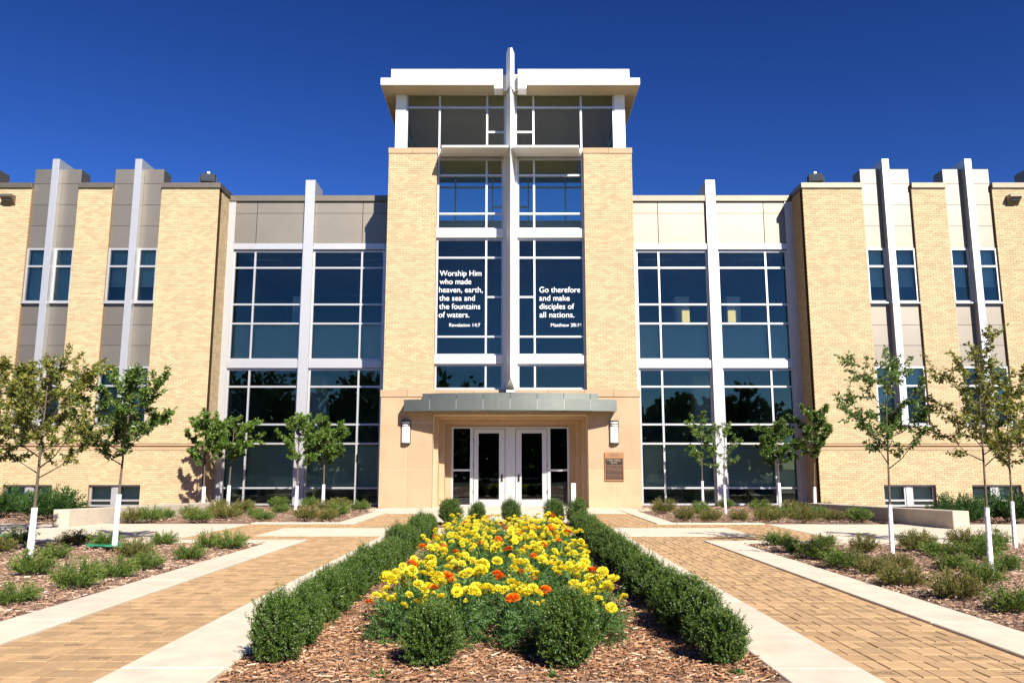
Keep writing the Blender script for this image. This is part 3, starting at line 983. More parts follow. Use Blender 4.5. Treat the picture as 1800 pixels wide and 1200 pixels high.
# --- brick wings
for s in (-1, 1):
    dx = 0.0 if s < 0 else .12
    C0 = 10.32 if s < 0 else 10.36
    def X(a, b):
        return (min(s * a, s * b), max(s * a, s * b))
    S = [(12.37 + dx, 14.11 + dx), (15.32 + dx, 16.97 + dx), (18.27 + dx, 20.0 + dx)]
    FN = [13.06 + dx, 15.99 + dx, 18.95 + dx]
    END = 23.0
    bands_z = (1.86, 2.09)
    rects = []
    def col_rect(a, b, z0, z1):
        rects.append((*X(a, b), z0, z1))
    edges = [C0] + [v for p in S for v in p] + [END]
    for i in range(0, len(edges), 2):                                     # piers
        col_rect(edges[i], edges[i + 1], 0.0, bands_z[0])
        col_rect(edges[i], edges[i + 1], bands_z[1], 11.07)
    for (a, b) in S:                                                       # below the window strips
        col_rect(a, b, .71, bands_z[0])
        col_rect(a, b, bands_z[1], 2.66)
    brick_wall(rects, W, .24)
    brick_side(s * C0, W + .01, L + .25, 0, 11.07, -s)
    band = [C0 - .0, 12.6, 14.9, 17.2, 19.5, END]
    for a, b in zip(band[:-1], band[1:]):
        v_ = [(s * (a + .003), W + .1, 1.862), (s * (a + .003), W - .02, 1.862), (s * (a + .003), W - .02, 1.985), (s * (a + .003), W - .075, 2.015), (s * (a + .003), W - .075, 2.05), (s * (a + .003), W + .1, 2.088)]
        v_ += [(s * (b - .003), p[1], p[2]) for p in v_]
        f_ = [(i, (i + 1) % 6, 6 + (i + 1) % 6, 6 + i) for i in range(6)] + [tuple(range(5, -1, -1)), tuple(range(6, 12))]
        part(MB().add(v_, f_).build('stone_band', 'stone'))
    for i in range(0, len(edges), 2):
        PB('coping', 'cap', *X(edges[i] - (.05 if i == 0 else 0), edges[i + 1]), W - .06, W + .5, 11.073, 11.265, .006)
    PB('coping', 'cap', *X(C0 - .05, C0 + .4), W + .503, L + .5, 11.073, 11.265, .006)
    PB('wing_roof', 'cap', *X(C0 + .2, END), W + .5, W + 12, 10.9, 11.06)
    PB('wing_end_wall', 'brick_one', *X(END - .2, END - .003), W + .26, W + 12, 0, 11.06)
    PB('wing_back_wall', 'brick_one', *X(C0 + .2, END - .2), W + 11.8, W + 12, 0, 10.9)
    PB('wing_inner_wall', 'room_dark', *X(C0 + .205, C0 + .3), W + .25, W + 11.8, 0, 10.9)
    yp = W + .10                                                           # plane of the metal panels
    for (a, b), fx in zip(S, FN):
        fw = .245
        PB('wing_fin', 'silver', *X(fx, fx + fw), W - .17, yp + .1, 2.70, 12.10, .006)
        PB('wing_fin_back', 'silver', *X(fx + .003, fx + fw - .003), yp + .103, yp + .75, 10.9, 12.095)
        PB('panel_stack', 'cap', *X(a + .006, b - .006), yp + .045, yp + .62, 8.9, 11.80)
        PB('panel_backing', 'dark', *X(a + .006, b - .006), yp + .045, yp + .2, 4.72, 6.92)
        for (p, q) in ((a, fx), (fx + fw, b)):
            for z0, z1 in ((8.9, 9.71), (9.71, 10.485), (10.485, 11.275), (11.275, 11.82), (4.72, 5.445), (5.445, 6.165), (6.165, 6.90)):
                PB('wall_panel', 'panel', *X(p + .004, q - .004), yp, yp + .04, z0 + .005, z1 - .005, .003)
            for zz in ([6.985, 8.245, 8.865], [2.74, 4.045, 4.685]):
                window('window', W + .07, [(*X(p + .035, q - .035), zz)], 'silver', 'glass', bar=.07, dep=.12)
                PB('window_sill', 'silver', *X(p + .003, q - .003), W - .02, W + .2, zz[0] - .085, zz[0] - .038)
            drop = random.choice([.45, .6, .6, 1.0])
            for zz, kk in (((6.985, 8.865), drop), ((2.74, 4.685), 1.0)):
                PB('roller_blind', 'blind', *X(p + .05, q - .05), W + .30, W + .31, zz[1] - (zz[1] - zz[0]) * max(.7, kk), zz[1])
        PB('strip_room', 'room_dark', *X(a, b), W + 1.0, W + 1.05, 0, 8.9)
        # basement window
        m0 = (a + b) / 2
        fr_ = window('basement_window', W + .12, sorted([(*X(a + .03, m0 - .12), [.03, .20, .68]), (*X(m0 + .12, b - .03), [.03, .20, .68])]), 'silver', 'glass', bar=.06)
        B('mullion', 'silver', fr_, *X(m0 - .087, m0 + .087), W + .10, W + .26, 0, .71)
        PB('roller_blind', 'blind', *X(a + .02, b - .02), W + .36, W + .37, 0, .71)
    # parapet wall light
    wl_ = thing('wall_light', 'small bronze wedge wall light high on the %s brick wing' % ('left' if s < 0 else 'right'), 'light', (s * (17.72 + dx * .3), W, 10.42), group='wedge wall lights')
    v = [(-.2, 0, .0), (.2, 0, .0), (.2, 0, .36), (-.2, 0, .36), (-.2, -.28, .26), (.2, -.28, .26), (.2, -.28, .34), (-.2, -.28, .34)]
    f = [(0, 3, 7, 4), (1, 5, 6, 2), (3, 2, 6, 7), (4, 7, 6, 5), (0, 4, 5, 1), (0, 1, 2, 3)]
    MB().add(v, f).build('housing', 'cap', wl_)
    MB().box(-.15, .15, -.2, -.08, .14, .17).build('lens', 'lamp_lens', wl_)
    # flood lamp on the parapet
    fx = -10.82 if s < 0 else 10.93
    fl = thing('flood_lamp', 'black square flood lamp on the parapet of the %s brick wing' % ('left' if s < 0 else 'right'), 'lamp', (fx, W + .2, 11.265), rz=R(-12 * s), group='parapet flood lamps')
    MB().box(-.25, .25, -.10, .12, .09, .40).box(-.18, .18, .12, .22, .14, .35).build('housing', 'dark', fl, bevel=.02)
    MB().box(-.205, .205, -.108, -.101, .13, .36).build('lens', 'lamp_lens', fl)
    MB().box(-.30, -.26, -.03, .03, 0, .30).box(.26, .30, -.03, .03, 0, .30).box(-.26, .26, -.03, .03, 0.002, .03).build('yoke', 'dark', fl)
    MB().box(-.05, .05, -.04, .04, .40, .49).build('photocell', 'white', fl, bevel=.01)

# --- wall sconces, plaque, door post
def sconce(x, label):
    t = thing('wall_sconce', label, 'light', (x, T, 2.03), group='entrance wall sconces')
    def half(r, z0, z1, n=8):
        return [(r * math.cos(math.pi + math.pi * i / n), r * .85 * math.sin(math.pi + math.pi * i / n) - .03) for i in range(n + 1)] + [(r, 0), (-r, 0)], z0, z1
    MB().box(-.155, .155, -.03, -.001, 0, .74).build('back_plate', 'dark', t)
    MB().prism(*half(.135, .035, .70)).build('diffuser', 'lamp_glass', t)
    for z0, z1 in ((.70, .74), (.625, .65), (.565, .585), (0.0, .035)):
        MB().prism(*half(.152, z0, z1)).build('ring', 'dark', t)
sconce(-3.355, 'half-round white wall sconce on the stone left of the doors')
sconce(3.33, 'half-round white wall sconce on the stone above the plaque')
pq = thing('plaque', 'bronze and black dedication plaque on the stone right of the entrance', 'plaque', (3.313, T, .858))
MB().box(-.305, .305, -.045, -.001, 0, .895).build('plate', 'bronze', pq, bevel=.008)
MB().box(-.275, .275, -.049, -.046, .05, .715).build('field', 'bronze_dark', pq)
def pl_text(body, z, wd, sz, m='bronze'):
    o = link('lettering', text_mesh(body, wd, sz), m, pq)
    o.location = (-wd / 2, -.0505, z)
    o.rotation_euler = (R(90), 0, 0)
pl_text('TAN HALL', .625, .45, .095, 'stone')
pl_text('BLDG', .555, .19, .065, 'stone')
def pl_lines(z0, n, dz, m):
    mb = MB()
    for i in range(n):
        x = -.25
        while x < .235:
            wd = random.uniform(.02, .075)
            mb.box(x, min(x + wd, .25), -.0512, -.0492, z0 - i * dz, z0 - i * dz + .011)
            x += wd + .014
    mb.build('small_print', m, pq)
pl_lines(.49, 6, .04, 'bronze')
pl_lines(.225, 4, .042, 'bronze')
MB().box(-.13, .13, -.052, -.0458, .82, .835).box(-.16, .16, -.052, -.0458, .785, .80).build('crest_lines', 'cap', pq)
post = thing('door_post', 'short white post beside the right door jamb', 'post', (1.985, 25.62, .012))
MB().box(-.07, .07, -.05, .05, 0, .78).build('post_body', 'white', post, bevel=.012)
MB().box(-.045, .045, -.056, -.0505, .60, .70).build('push_plate', 'silver', post)

# --- low retaining walls that run back from the walks
for s, near, far, lab in ((-1, (-9.35, 17.35), (-8.35, 23.2), 'low pale concrete wall running back beside the left planting bed'),
                          (1, (9.05, 16.75), (8.25, 22.6), 'low concrete wall with shaded inner face beside the right planting bed')):
    t = .34
    nx, ny = near; fx, fy = far
    v = [(nx, ny, -.1), (nx + s * t, ny, -.1), (fx + s * t, fy, -.1), (fx, fy, -.1), (nx, ny, .37), (nx + s * t, ny, .37), (fx + s * t, fy, .30), (fx, fy, .30)]
    f = [(0, 1, 5, 4), (1, 2, 6, 5), (2, 3, 7, 6), (3, 0, 4, 7), (4, 5, 6, 7)]
    if s < 0:
        f = [q[::-1] for q in f]
    o = MB().add(v, f).build('retaining_wall', 'wall_concrete', bevel=.012)
    tag(o, lab, 'wall')

# ------------------------------------------------------------------ shrubs and flowers
def sph(n):
    d = rng.normal(size=(n, 3))
    return unit(d)

def boxwood_mesh(k):
    rx, rz = .215, .235
    ph = rng.uniform(0, 6.28, 6)
    def lump(d):
        return 1 + .07 * np.sin(3 * d[:, 0] + ph[0] + 2 * d[:, 2]) + .06 * np.sin(4 * d[:, 1] + ph[1]) + .05 * np.sin(5 * d[:, 2] + ph[2] + 3 * d[:, 0])
    n = 620
    d = sph(n)
    d[:, 2] = np.where(d[:, 2] < -.75, -d[:, 2], d[:, 2])
    d = unit(d)
    r1 = lump(d) * rng.uniform(.86, 1.06, n)
    spike = (rng.random(n) < .11) & (d[:, 2] > .25)
    r1[spike] *= rng.uniform(1.1, 1.28, spike.sum())
    tip = d * r1[:, None] * np.array([rx, rx, rz]) + np.array([0, 0, rz])
    dr = unit(d * .75 + np.array([0, 0, .62]) + .25 * rng.normal(size=(n, 3)))
    Ls = rng.uniform(.07, .11, n)
    base = tip - dr * Ls[:, None]
    P, D, LL, RN = [], [], [], []
    for j in range(9):
        t = j / 8.0
        p = base + dr * Ls[:, None] * t
        for q in range(2):
            side = unit(np.cross(dr, sph(n)))
            P.append(p)
            D.append(unit(dr * .55 + side * .9))
            LL.append(np.full(n, .019 - .004 * t))
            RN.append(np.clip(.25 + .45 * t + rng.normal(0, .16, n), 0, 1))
    P, D, LL, RN = map(np.concatenate, (P, D, LL, RN))
    n2 = 1600
    d2 = sph(n2)
    p2 = d2 * (rng.uniform(.2, .82, n2)[:, None]) * np.array([rx, rx, rz]) + np.array([0, 0, rz])
    P = np.concatenate([P, p2]); D = np.concatenate([D, unit(d2 + .5 * sph(n2))])
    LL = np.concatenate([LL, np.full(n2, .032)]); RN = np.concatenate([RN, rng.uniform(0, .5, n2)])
    keep = P[:, 2] > .004
    P, D, LL, RN = P[keep], D[keep], LL[keep], RN[keep]
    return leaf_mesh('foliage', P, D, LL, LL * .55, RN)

def twig_mesh(n, r, h, rad=.004, seed=0):
    mb = MB()
    for i in range(n):
        a = 6.28 * i / n + rng.uniform(-.3, .3)
        e = rng.uniform(.4, 1.0) * r
        mb.tube([(0, 0, -.02), (e * .45 * math.cos(a), e * .45 * math.sin(a), h * .4), (e * math.cos(a), e * math.sin(a), h * rng.uniform(.7, 1))], [rad * 1.6, rad, rad * .5], 4)
    return mb.mesh('stems')

BOX = [boxwood_mesh(k) for k in range(4)]
BOXST = twig_mesh(9, .14, .32)
def boxwood(x, y, label, group, sc=1.0, sz=1.0):
    t = thing('boxwood_shrub', label, 'shrub', (x, y, -.005), random.uniform(0, 6.28), group)
    t.scale = (sc, sc, sc * sz)
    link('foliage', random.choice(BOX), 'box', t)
    link('stems', BOXST, 'bark', t)
    return t

NH = 22
for side, hx, wd_ in (('left', -1.43, 'left'), ('right', 1.28, 'right')):
    for i in range(NH):
        y = 5.20 + i * .455 + random.uniform(-.04, .04)
        if i == 0:
            lab = 'rounded boxwood at the near end of the %s hedge row' % wd_
        elif i == NH - 1:
            lab = 'boxwood at the far end of the %s hedge row' % wd_
        else:
            lab = '%s boxwood from the near end of the %s hedge row' % (ORD[i], wd_)
        boxwood(hx + random.uniform(-.05, .05), y, lab, '%s boxwood hedge row' % wd_, random.uniform(.72, .90) * (.92 if i < 2 else 1), random.uniform(1.0, 1.22))
boxwood(-.47, 5.12, 'rounded boxwood in front of the marigolds, left of the pair', 'boxwoods in front of the marigolds', .86, 1.0)
boxwood(.36, 5.08, 'rounded boxwood in front of the marigolds, right of the pair', 'boxwoods in front of the marigolds', .90, 1.12)
for x, y, lab, sc in ((-1.32, 18.0, 'larger ball boxwood left of the entrance, behind the hedge end', 1.28), (-.74, 18.4, 'small boxwood below the left door sidelight', 1.0),
                      (.02, 18.5, 'boxwood standing alone between the two doors', 1.12), (.98, 18.2, 'boxwood below the right door sidelight', 1.2), (1.45, 17.7, 'boxwood beside the white door post', 1.2),
                      (1.22, 15.9, 'boxwood filling the gap behind the right hedge row', 1.05)):
    if y > 16.5:
        boxwood(x, y, lab, 'boxwoods by the entrance', sc)

# marigolds
def flower_mesh(k):
    P, D, LL, WW, RN = [], [], [], [], []
    r = .046
    for ring, (el, n, ln) in enumerate(((-10, 15, 1.0), (12, 15, .98), (32, 13, .92), (52, 10, .85), (70, 6, .75), (88, 3, .6))):
        for i in range(n):
            a = 6.283 * (i + .5 * (ring % 2)) / n + rng.normal(0, .12)
            e = R(el) + rng.normal(0, .12)
            d = np.array([math.cos(a) * math.cos(e), math.sin(a) * math.cos(e), math.sin(e) * .72])
            P.append(d * r * .35 + np.array([0, 0, .012])); D.append(d)
            LL.append(r * ln * rng.uniform(.6, .75)); WW.append(r * .52); RN.append(np.clip(.5 + .006 * el + rng.normal(0, .2), 0, 1))
    P, D = np.array(P), np.array(D)
    D = unit(D)
    # ruffled wedge petals: broad end outwards
    n = len(P)
    S = unit(np.cross(D, np.array([0, 0, 1.0]) + .25 * rng.normal(size=(n, 3))))
    N = np.cross(S, D)
    LL = np.array(LL)[:, None]; WW = np.array(WW)[:, None]
    tip = P + D * LL
    V = np.stack([P, tip + S * WW / 2 - D * LL * .12 + N * .004, tip + N * rng.normal(.004, .003, (n, 1)), tip - S * WW / 2 - D * LL * .12 + N * .004], 1).reshape(-1, 3)
    return quads_mesh('flower_head', V, np.arange(4 * n).reshape(-1, 4), np.array(RN))

def marigold_foliage(k):
    P, D, LL, WW, RN = [], [], [], [], []
    for i in range(150):
        d = sph(1)[0]
        d[2] = abs(d[2]) * rng.uniform(.3, 1.2)
        d = d / np.linalg.norm(d)
        o_ = np.array([d[0] * .20, d[1] * .20, .05 + d[2] * .27]) * rng.uniform(.35, 1.0)
        ax = unit(d * np.array([1, 1, .6]) + .45 * rng.normal(size=3))
        ln = rng.uniform(.07, .12)
        sd = unit(np.cross(ax, sph(1)[0]))
        for j in range(7):
            t = j / 6
            p = o_ + ax * ln * t
            for q in (-1, 1):
                P.append(p); D.append(unit(ax * .7 + sd * q))
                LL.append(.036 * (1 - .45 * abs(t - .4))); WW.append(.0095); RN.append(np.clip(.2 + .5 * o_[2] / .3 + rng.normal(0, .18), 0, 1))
    return leaf_mesh('foliage', np.array(P), np.array(D), np.array(LL), np.array(WW), np.array(RN))

FLY = [flower_mesh(k) for k in range(3)]
FLO = []
for me in FLY:
    me.materials.append(M['petal_y'])
    m2 = me.copy(); m2.materials.clear(); m2.materials.append(M['petal_o']); FLO.append(m2)
MAF = [marigold_foliage(k) for k in range(4)]
MAST = twig_mesh(11, .16, .30, .004)
def stem_mesh(x, y, z):
    return MB().tube([(x * .5, y * .5, z * .4), (x, y, z)], [.004, .003], 4).mesh('stem')
def marigold(x, y, label, n, orange, sc, group, big=1.0):
    t = thing('marigold_plant', label, 'marigold', (x, y, 0), random.uniform(0, 6.28), group, sc)
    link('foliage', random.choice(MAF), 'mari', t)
    link('stems', MAST, 'juni_dark', t)
    pts = []
    for i in range(n):
        for _ in range(12):
            a, r = random.uniform(0, 6.28), .23 * math.sqrt(random.random())
            px, py, pz = r * math.cos(a), r * math.sin(a), random.uniform(.30, .39) - .5 * r * r / .05 * .1
            if all((px - q[0]) ** 2 + (py - q[1]) ** 2 > .0055 for q in pts):
                break
        pts.append((px, py))
        isO = random.random() < orange
        s_ = random.uniform(.52, 1.0) * big
        o = link('flower_head', random.choice(FLO if isO else FLY), None, t, (px, py, pz), random.uniform(0, 6.28), s_)
        if i % 3 == 0:
            link('bud', random.choice(FLY), None, t, (px * .7 + .06, py * .7 - .05, pz - .05), 0, (.3, .3, .45))
        o.rotation_euler = (random.gauss(0, .36), random.gauss(.0, .36), random.uniform(0, 6.28))
    return t
COLS = ((-.80, 'far-left'), (-.33, 'left-centre'), (.13, 'right-centre'), (.60, 'far-right'))
for ci, (mx, cn) in enumerate(COLS):
    y, i = (5.86, 5.72, 5.58, 5.80)[ci], 0
    while y < 14.75:
        x = mx + random.uniform(-.07, .07) + (.0 if y < 9 else (-.02 if mx < 0 else .04))
        f = 8.2 if y < 7 else (6.6 if y < 9 else 7.2)
        if ci in (1, 2) and 6.0 < y < 7.4:
            f = 5.5
        n = max(1, int(random.gauss(f, 1.3)))
        orange = .20 if (9.0 < y < 11.5 and ci in (1, 2)) or (y < 7.5 and ci == 2) or (11 < y < 13 and ci == 0) else .06
        lab = '%s marigold from the front in the %s column of the flower bed' % (ORD[i], cn)
        marigold(x, y, lab, n, orange, random.uniform(.95, 1.18), 'marigolds in the centre bed', 1.2 if y < 8 else 1.0)
        y += random.uniform(.44, .54); i += 1

# spreading junipers
def juniper_mesh(k, n=115, r=.275, h=.27, nl=30, ll=.030, wl_=.0075, up=.5):
    P, D, LL, RN = [], [], [], []
    for i in range(n):
        a = rng.uniform(0, 6.283)
        reach = r * math.sqrt(rng.uniform(.08, 1.0))
        e = np.array([math.cos(a) * reach, math.sin(a) * reach, h * rng.uniform(.35, 1.15) * (1 - .45 * (reach / r) ** 2)])
        b0 = np.array([math.cos(a) * reach * .25, math.sin(a) * reach * .25, .01])
        mid = (b0 + e) / 2 + np.array([0, 0, .04])
        hue = rng.normal(0, .14)
        for j in range(nl):
            t = .25 + .75 * j / (nl - 1)
            p = (1 - t) ** 2 * b0 + 2 * t * (1 - t) * mid + t * t * e
            ax = unit(2 * (1 - t) * (mid - b0) + 2 * t * (e - mid))
            d = unit(ax * .8 + np.array([0, 0, up * .6]) + .75 * sph(1)[0])
            P.append(p + .012 * rng.normal(size=3)); D.append(d)
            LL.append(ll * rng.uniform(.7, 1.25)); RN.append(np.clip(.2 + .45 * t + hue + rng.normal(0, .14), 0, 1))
    P = np.array(P); P[:, 2] = np.maximum(P[:, 2], .006)
    return leaf_mesh('foliage', P, np.array(D), np.array(LL), np.array(LL) * (wl_ / ll) * 1.3, np.array(RN))
JUN = [juniper_mesh(k) for k in range(6)]
for k, me in enumerate(JUN):
    me.materials.append(M['juni_brown' if k % 3 == 2 else 'juni'])
JST = twig_mesh(8, .22, .12, .004)
def juniper(x, y, label, group, sc):
    t = thing('spreading_juniper', label, 'shrub', (x, y, -.01), random.uniform(0, 6.28), group)
    t.scale = (sc * random.uniform(.9, 1.1), sc * random.uniform(.9, 1.1), sc * random.uniform(.85, 1.2))
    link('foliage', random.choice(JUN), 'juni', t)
    link('stems', JST, 'bark', t)
LF = [(-4.43, 7.44), (-4.37, 8.34), (-4.38, 9.15), (-4.37, 9.96), (-4.29, 11.04), (-4.69, 12.77), (-5.56, 13.2), (-4.25, 12.5), (-6.09, 11.04), (-7.92, 13.3), (-6.94, 13.1), (-6.34, 12.9), (-5.41, 9.36), (-7.49, 12.0), (-5.15, 11.3), (-8.8, 12.6), (-5.7, 8.2)]
LB = [(-8.0, 20.6), (-8.4, 19.1), (-7.5, 20.9), (-7.28, 19.2), (-7.0, 20.26), (-6.6, 21.2), (-5.91, 19.6), (-8.03, 24.79), (-6.44, 22.88), (-4.87, 19.57), (-4.36, 19.57), (-4.49, 21.25), (-4.51, 24.39), (-5.5, 26.37), (-6.54, 26.57), (-9.1, 25.65), (-5.4, 24.0), (-7.4, 26.2), (-8.75, 19.0), (-8.5, 20.1), (-8.3, 21.2), (-8.0, 22.4), (-7.6, 23.3)]
RFp = [(4.25, 13.0), (4.14, 11.9), (4.07, 11.04), (4.93, 12.9), (4.05, 10.04), (5.16, 12.02), (4.05, 8.57), (4.15, 9.5), (4.66, 9.96), (5.99, 12.14), (6.46, 13.0), (5.91, 11.35), (5.33, 9.96), (7.09, 12.9), (7.5, 12.8), (4.13, 7.67), (4.21, 7.0), (6.26, 11.0), (5.85, 9.8), (8.25, 12.8), (6.98, 12.02), (4.95, 8.7)]
RBp = [(6.84, 19.1), (6.3, 20.3), (7.65, 19.4), (7.0, 20.8), (7.7, 20.5), (8.2, 19.2), (9.4, 24.37), (8.35, 24.37), (4.28, 22.74), (4.15, 19.42), (4.69, 19.2), (5.38, 19.27), (6.13, 19.42), (5.66, 24.39), (7.48, 24.39), (6.8, 25.79), (5.2, 22.2), (8.35, 19.9), (8.0, 21.0), (7.8, 22.0), (7.4, 23.1)]
for name, pl, s0 in (('left front', LF, 1.0), ('left back', LB, 1.25), ('right front', RFp, 1.0), ('right back', RBp, 1.25)):
    pl = sorted(pl, key=lambda p: math.hypot(*p))
    for i, (x, y) in enumerate(pl):
        lab = ('low spreading green juniper, nearest the camera in the %s mulch bed' % name) if i == 0 else \
              'low spreading green juniper, %s nearest the camera in the %s mulch bed' % (ORD[i], name)
        juniper(x, y, lab, 'low junipers in the %s bed' % name, s0 * random.uniform(.78, 1.12))
BJ = [juniper_mesh(k, n=260, r=.36, h=.34, nl=34, ll=.03, wl_=.008, up=.9) for k in range(2)]
for x, y, sc, lab in ((-11.4, 20.3, 2.3, 'large dark feathery juniper behind the left wall end'), (-13.4, 21.6, 2.3, 'large dark feathery juniper at the far left edge'),
                      (10.35, 18.9, 1.9, 'large dark feathery juniper beside the right wall end'), (11.8, 19.4, 2.2, 'large dark feathery juniper at the far right edge')):
    t = thing('large_juniper', lab, 'shrub', (x, y, -.02), random.uniform(0, 6.28), 'large junipers by the wings', sc)
    link('foliage', random.choice(BJ), 'juni_dark', t)
    link('stems', JST, 'bark', t)

# ------------------------------------------------------------------ young trees
def tree(label, x, y, wrap, cx0, cx1, z0, z1, m, nl=12, dens=1.0, leaf=.075, lean=0.0, r0=.030, seed=0, group='young trees'):
    rr = random.Random(seed)
    g_ = np.random.default_rng(seed)
    t = thing('young_tree', label, 'tree', (x, y, -.01), 0, group)
    h = z1
    ccx = (cx0 + cx1) / 2 - x
    rx = (cx1 - cx0) / 2
    wood = MB()
    n = 9
    tr = []
    for i in range(n):
        k = i / (n - 1)
        tr.append(Vector((lean * k * h * .3 + ccx * k * k + .015 * math.sin(3 * k + seed), .03 * math.sin(2.2 * k + seed * 2), k * h * .96)))
    rad = [r0 * (1 - .82 * (i / (n - 1)) ** .9) for i in range(n)]
    wood.tube(tr, rad, 7)
    def tp(k):
        f = k * (n - 1)
        i = min(int(f), n - 2)
        return tr[i].lerp(tr[i + 1], f - i)
    segs = []
    fork = (z0 + .12 * (z1 - z0)) / h
    for i in range(nl):
        k = fork + (.90 - fork) * ((i + .3) / nl) ** 1.1
        p0 = tp(k)
        a = i * 2.39996 + rr.uniform(-.4, .4) + seed
        zrel = (k * h - z0) / (z1 - z0)
        env = math.sin(math.pi * min(max(.18 + .80 * zrel, .1), .97)) ** .75
        reach = rx * env * rr.uniform(.72, 1.12)
        rise = (z1 - z0) * rr.uniform(.16, .36)
        p3 = Vector((p0.x + math.cos(a) * reach, p0.y + math.sin(a) * reach, min(p0.z + rise, z1 * 1.02)))
        p1 = p0.lerp(p3, .35) + Vector((0, 0, -.05 * reach))
        p2 = p0.lerp(p3, .7) + Vector((rr.uniform(-.04, .04), rr.uniform(-.04, .04), .02))
        rb = r0 * .42 * (1 - .5 * zrel)
        wood.tube([p0, p1, p2, p3], [rb, rb * .75, rb * .5, rb * .22], 5)
        segs.append(([p0, p1, p2, p3], reach))
    segs.append(([tp(.8), tp(.88), tp(.95), tp(1.0)], rx * .5))
    P, D = [], []
    def leaves_on(a, b, cnt):
        for _ in range(cnt):
            q = rr.random()
            p = a.lerp(b, q)
            ax = (b - a).normalized()
            d = ax * .5 + Vector((rr.gauss(0, .8), rr.gauss(0, .8), rr.gauss(-.25, .6)))
            P.append((p.x + rr.gauss(0, .015), p.y + rr.gauss(0, .015), p.z + rr.gauss(0, .015))); D.append(tuple(d))
    for pts, reach in segs:
        ntw = max(4, int(round(4 + reach * 7)))
        for j in range(ntw):
            k = .25 + .75 * (j + rr.random()) / ntw
            f = min(k, .999) * 3
            i = int(f)
            p0 = pts[i].lerp(pts[i + 1], f - i)
            ax = (pts[3] - pts[0]).normalized()
            d = (ax * .7 + Vector((rr.gauss(0, .7), rr.gauss(0, .7), rr.gauss(.25, .5)))).normalized()
            ln = rr.uniform(.12, .34) * (rx / .7) ** .5
            p1 = p0 + d * ln
            if p1.z > z1 * 1.06:
                p1.z = z1 * 1.06
            wood.tube([p0, p0.lerp(p1, .5) + Vector((0, 0, .01)), p1], [.0045, .0035, .002], 4, cap=False)
            leaves_on(p0.lerp(p1, .15), p1, int(dens * rr.uniform(32, 50)))
        leaves_on(pts[2], pts[3], int(dens * 10))
    wo = wood.build('trunk', 'bark', t, smooth=True)
    P, D = np.array(P), np.array(D)
    LL = g_.uniform(.7, 1.2, len(P)) * leaf * .92
    rn = np.clip(g_.normal(.5, .23, len(P)) + .15 * (P[:, 2] - z0) / (z1 - z0), 0, 1)
    link('crown', leaf_mesh('crown', P, D, LL, LL * .46, rn), m, t)
    # white trunk guard
    k1 = wrap / (h * .96)
    ns, nr = 16, max(14, int(wrap / .022))
    V, F = [], []
    for i in range(nr + 1):
        q = i / nr
        c = tp(k1 * q)
        for j in range(ns):
            an = 6.2832 * j / ns
            saw = (q * wrap / .085 + j / ns) % 1.0                  # overlapping turns of a spiral wrap
            r_ = r0 * 1.45 * (1 - .12 * q) * (1 + .10 * saw) + .002 * math.sin(5 * q + seed)
            V.append((c.x + math.cos(an) * r_, c.y + math.sin(an) * r_, c.z))
    for i in range(nr):
        for j in range(ns):
            F.append((i * ns + j, i * ns + (j + 1) % ns, (i + 1) * ns + (j + 1) % ns, (i + 1) * ns + j))
    F.append(tuple(nr * ns + j for j in range(ns)))
    MB().add(V, F).build('trunk_guard', 'wrap', t)
    return t

tree('olive-leaved young tree nearest the camera at the left edge', -6.43, 10.99, .70, -7.2, -5.55, .90, 2.70, 'leaf_olive', 16, 1.5, .064, .05, .030, 1)
tree('olive-leaved young tree cut by the left picture edge, behind its neighbour', -9.21, 14.6, .92, -10.3, -8.45, 1.1, 3.1, 'leaf_olive', 16, 1.6, .08, .06, .036, 2)
tree('round dark green young tree above the green plastic sheet, left bed', -6.05, 12.6, .83, -6.78, -5.12, 1.12, 2.72, 'leaf_green', 15, 1.4, .078, 0, .028, 3)
tree('small green tree in front of the left brick wing corner', -9.62, 25.6, .70, -10.4, -9.1, 1.15, 2.95, 'leaf_bright', 12, 1.9, .10, .02, .040, 4)
tree('small green tree at the left end of the left glass wall', -9.1, 26.4, .72, -9.9, -8.2, 1.25, 2.95, 'leaf_bright', 13, 2.2, .10, 0, .040, 5)
tree('narrow small green tree before the fin of the left glass wall', -6.60, 25.2, .73, -7.2, -6.1, .95, 3.0, 'leaf_bright', 12, 1.7, .09, 0, .036, 6)
tree('small bushy tree right of the fin, left glass wall', -6.12, 26.6, .75, -6.85, -5.35, 1.15, 2.85, 'leaf_bright', 13, 2.1, .10, 0, .038, 7)
tree('sparse young tree before the left bay of the right glass wall', 6.30, 26.8, .86, 5.85, 6.95, 1.12, 2.95, 'leaf_bright', 10, .75, .09, 0, .030, 8)
tree('thin bare-looking young tree before the fin of the right glass wall', 6.02, 22.93, .80, 5.7, 6.6,   .85, 2.6, 'leaf_bright', 8, .45, .08, 0, .026, 9)
tree('dense small green tree before the right bay of the right glass wall', 8.80, 26.6, .80, 8.1, 9.5, 1.15, 2.75, 'leaf_green', 13, 2.0, .10, 0, .038, 10)
tree('small green tree at the corner of the right brick wing', 9.85, 26.4, .67, 9.4, 10.6, 1.25, 3.2, 'leaf_green', 12, 1.7, .10, .03, .036, 11)
tree('open-branched young tree in the right front bed beside the low wall', 5.57, 12.04, .70, 4.98, 6.35, 1.02, 2.86, 'leaf_green', 13, .85, .075, .02, .022, 12)
tree('tall sparse young tree nearest the camera on the right', 5.36, 9.22, .78, 4.75, 6.05, 1.08, 2.62, 'leaf_olive', 13, .75, .062, .04, .020, 13)
tree('young tree at the right picture edge behind the tall sparse one', 7.79, 12.73, .72, 7.3, 8.5, 1.0, 2.5, 'leaf_olive', 12, 1.0, .075, 0, .022, 14)

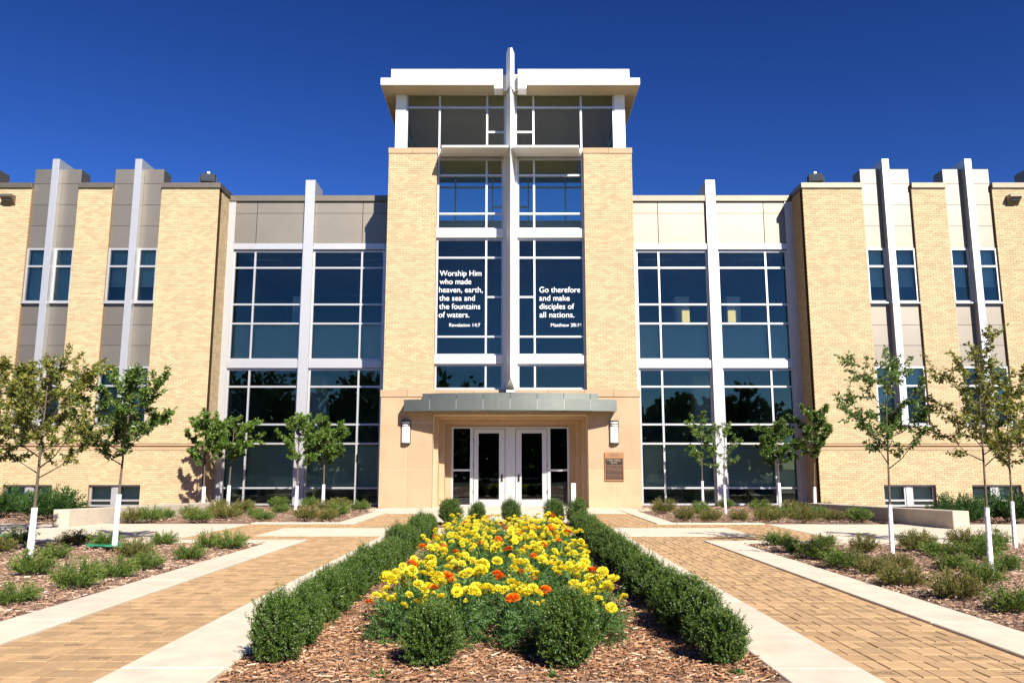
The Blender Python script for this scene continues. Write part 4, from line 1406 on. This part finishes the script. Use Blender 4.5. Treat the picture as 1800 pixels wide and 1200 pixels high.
# green sheets around two tree bases
def green_sheet(x, y, a, b, seed, label):
    rr = random.Random(seed)
    n, mrows = 26, 5
    V, F = [], []
    for j in range(mrows + 1):
        k = j / mrows
        for i in range(n):
            an = 6.283 * i / n
            rad = k * (1 + .35 * math.sin(2 * an + seed) + .28 * math.sin(5 * an + seed * 2) + rr.uniform(-.1, .1) * k)
            V.append((math.cos(an) * a * rad, math.sin(an) * b * rad, .03 + .035 * k * abs(math.sin(4 * an + seed + 3 * k)) + rr.uniform(0, .018)))
    for j in range(mrows):
        for i in range(n):
            q = (i + 1) % n
            F.append((j * n + i, j * n + q, (j + 1) * n + q, (j + 1) * n + i))
    o = MB().add(V, F).build('plastic_sheet', 'mat_green', loc=(x, y, 0))
    m_ = o.modifiers.new('thick', 'SOLIDIFY'); m_.thickness = .006
    tag(o, label, 'sheet', 'green sheets at tree bases')
green_sheet(-5.88, 12.45, .42, .26, 3, 'crumpled green plastic sheet round the base of the dark green tree')
green_sheet(-9.0, 14.35, .55, .28, 5, 'crumpled green plastic sheet at the tree base by the left edge')

# small weeds at the front of the centre bed
for i, (x, y, lab) in enumerate(((-.86, 5.72, 'small weed with pale leaves in the mulch beside the left hedge'), (-.75, 4.86, 'low weed sprig at the left front of the flower bed'), (.24, 4.84, 'low weed sprig at the right front of the flower bed'), (1.32, 4.9, 'grass tuft at the right front corner of the flower bed'))):
    n = 26
    d = sph(n); d[:, 2] = abs(d[:, 2]) * .7 + .1
    me = leaf_mesh('weed', np.zeros((n, 3)) + .01 * rng.normal(size=(n, 3)) * np.array([1, 1, 0]) + np.array([0, 0, .012]), d, rng.uniform(.03, .075, n), rng.uniform(.012, .024, n), rng.random(n))
    tag(link('weed', me, 'weed', None, (x, y, 0)), lab, 'weed', 'weeds in the centre bed')

# ------------------------------------------------------------------ the wood across the lawn behind the viewer, mirrored in the glass
def treeline():
    P, D, LL, RN = [], [], [], []
    wood = MB()
    for i in range(64):
        a = -1.3 + 2.6 * i / 63 + rng.normal(0, .03)
        dist = rng.uniform(36, 60)
        bx, by = math.sin(a) * dist * 1.3, -math.cos(a) * dist
        h = rng.uniform(6, 10.5) + (3.0 if bx < -4 else 0)
        n = 800
        d = sph(n)
        rr_ = rng.uniform(.35, 1, n) ** .5 * (1 + .25 * np.sin(4 * d[:, 0] + i) * np.cos(3 * d[:, 2] + 2 * i))
        p = d * rr_[:, None] * np.array([h * .34, h * .34, h * .52]) + np.array([bx, by, h * .5])
        P.append(p); D.append(unit(d + sph(n))); LL.append(np.full(n, .95)); RN.append(rng.random(n))
    me = leaf_mesh('wood', np.concatenate(P), np.concatenate(D), np.concatenate(LL), np.concatenate(LL) * .7, np.concatenate(RN))
    return link('wood', me, 'far_leaf')
tag(treeline(), 'dark wood of tall trees mirrored in the lower windows', 'wood', kind='stuff')
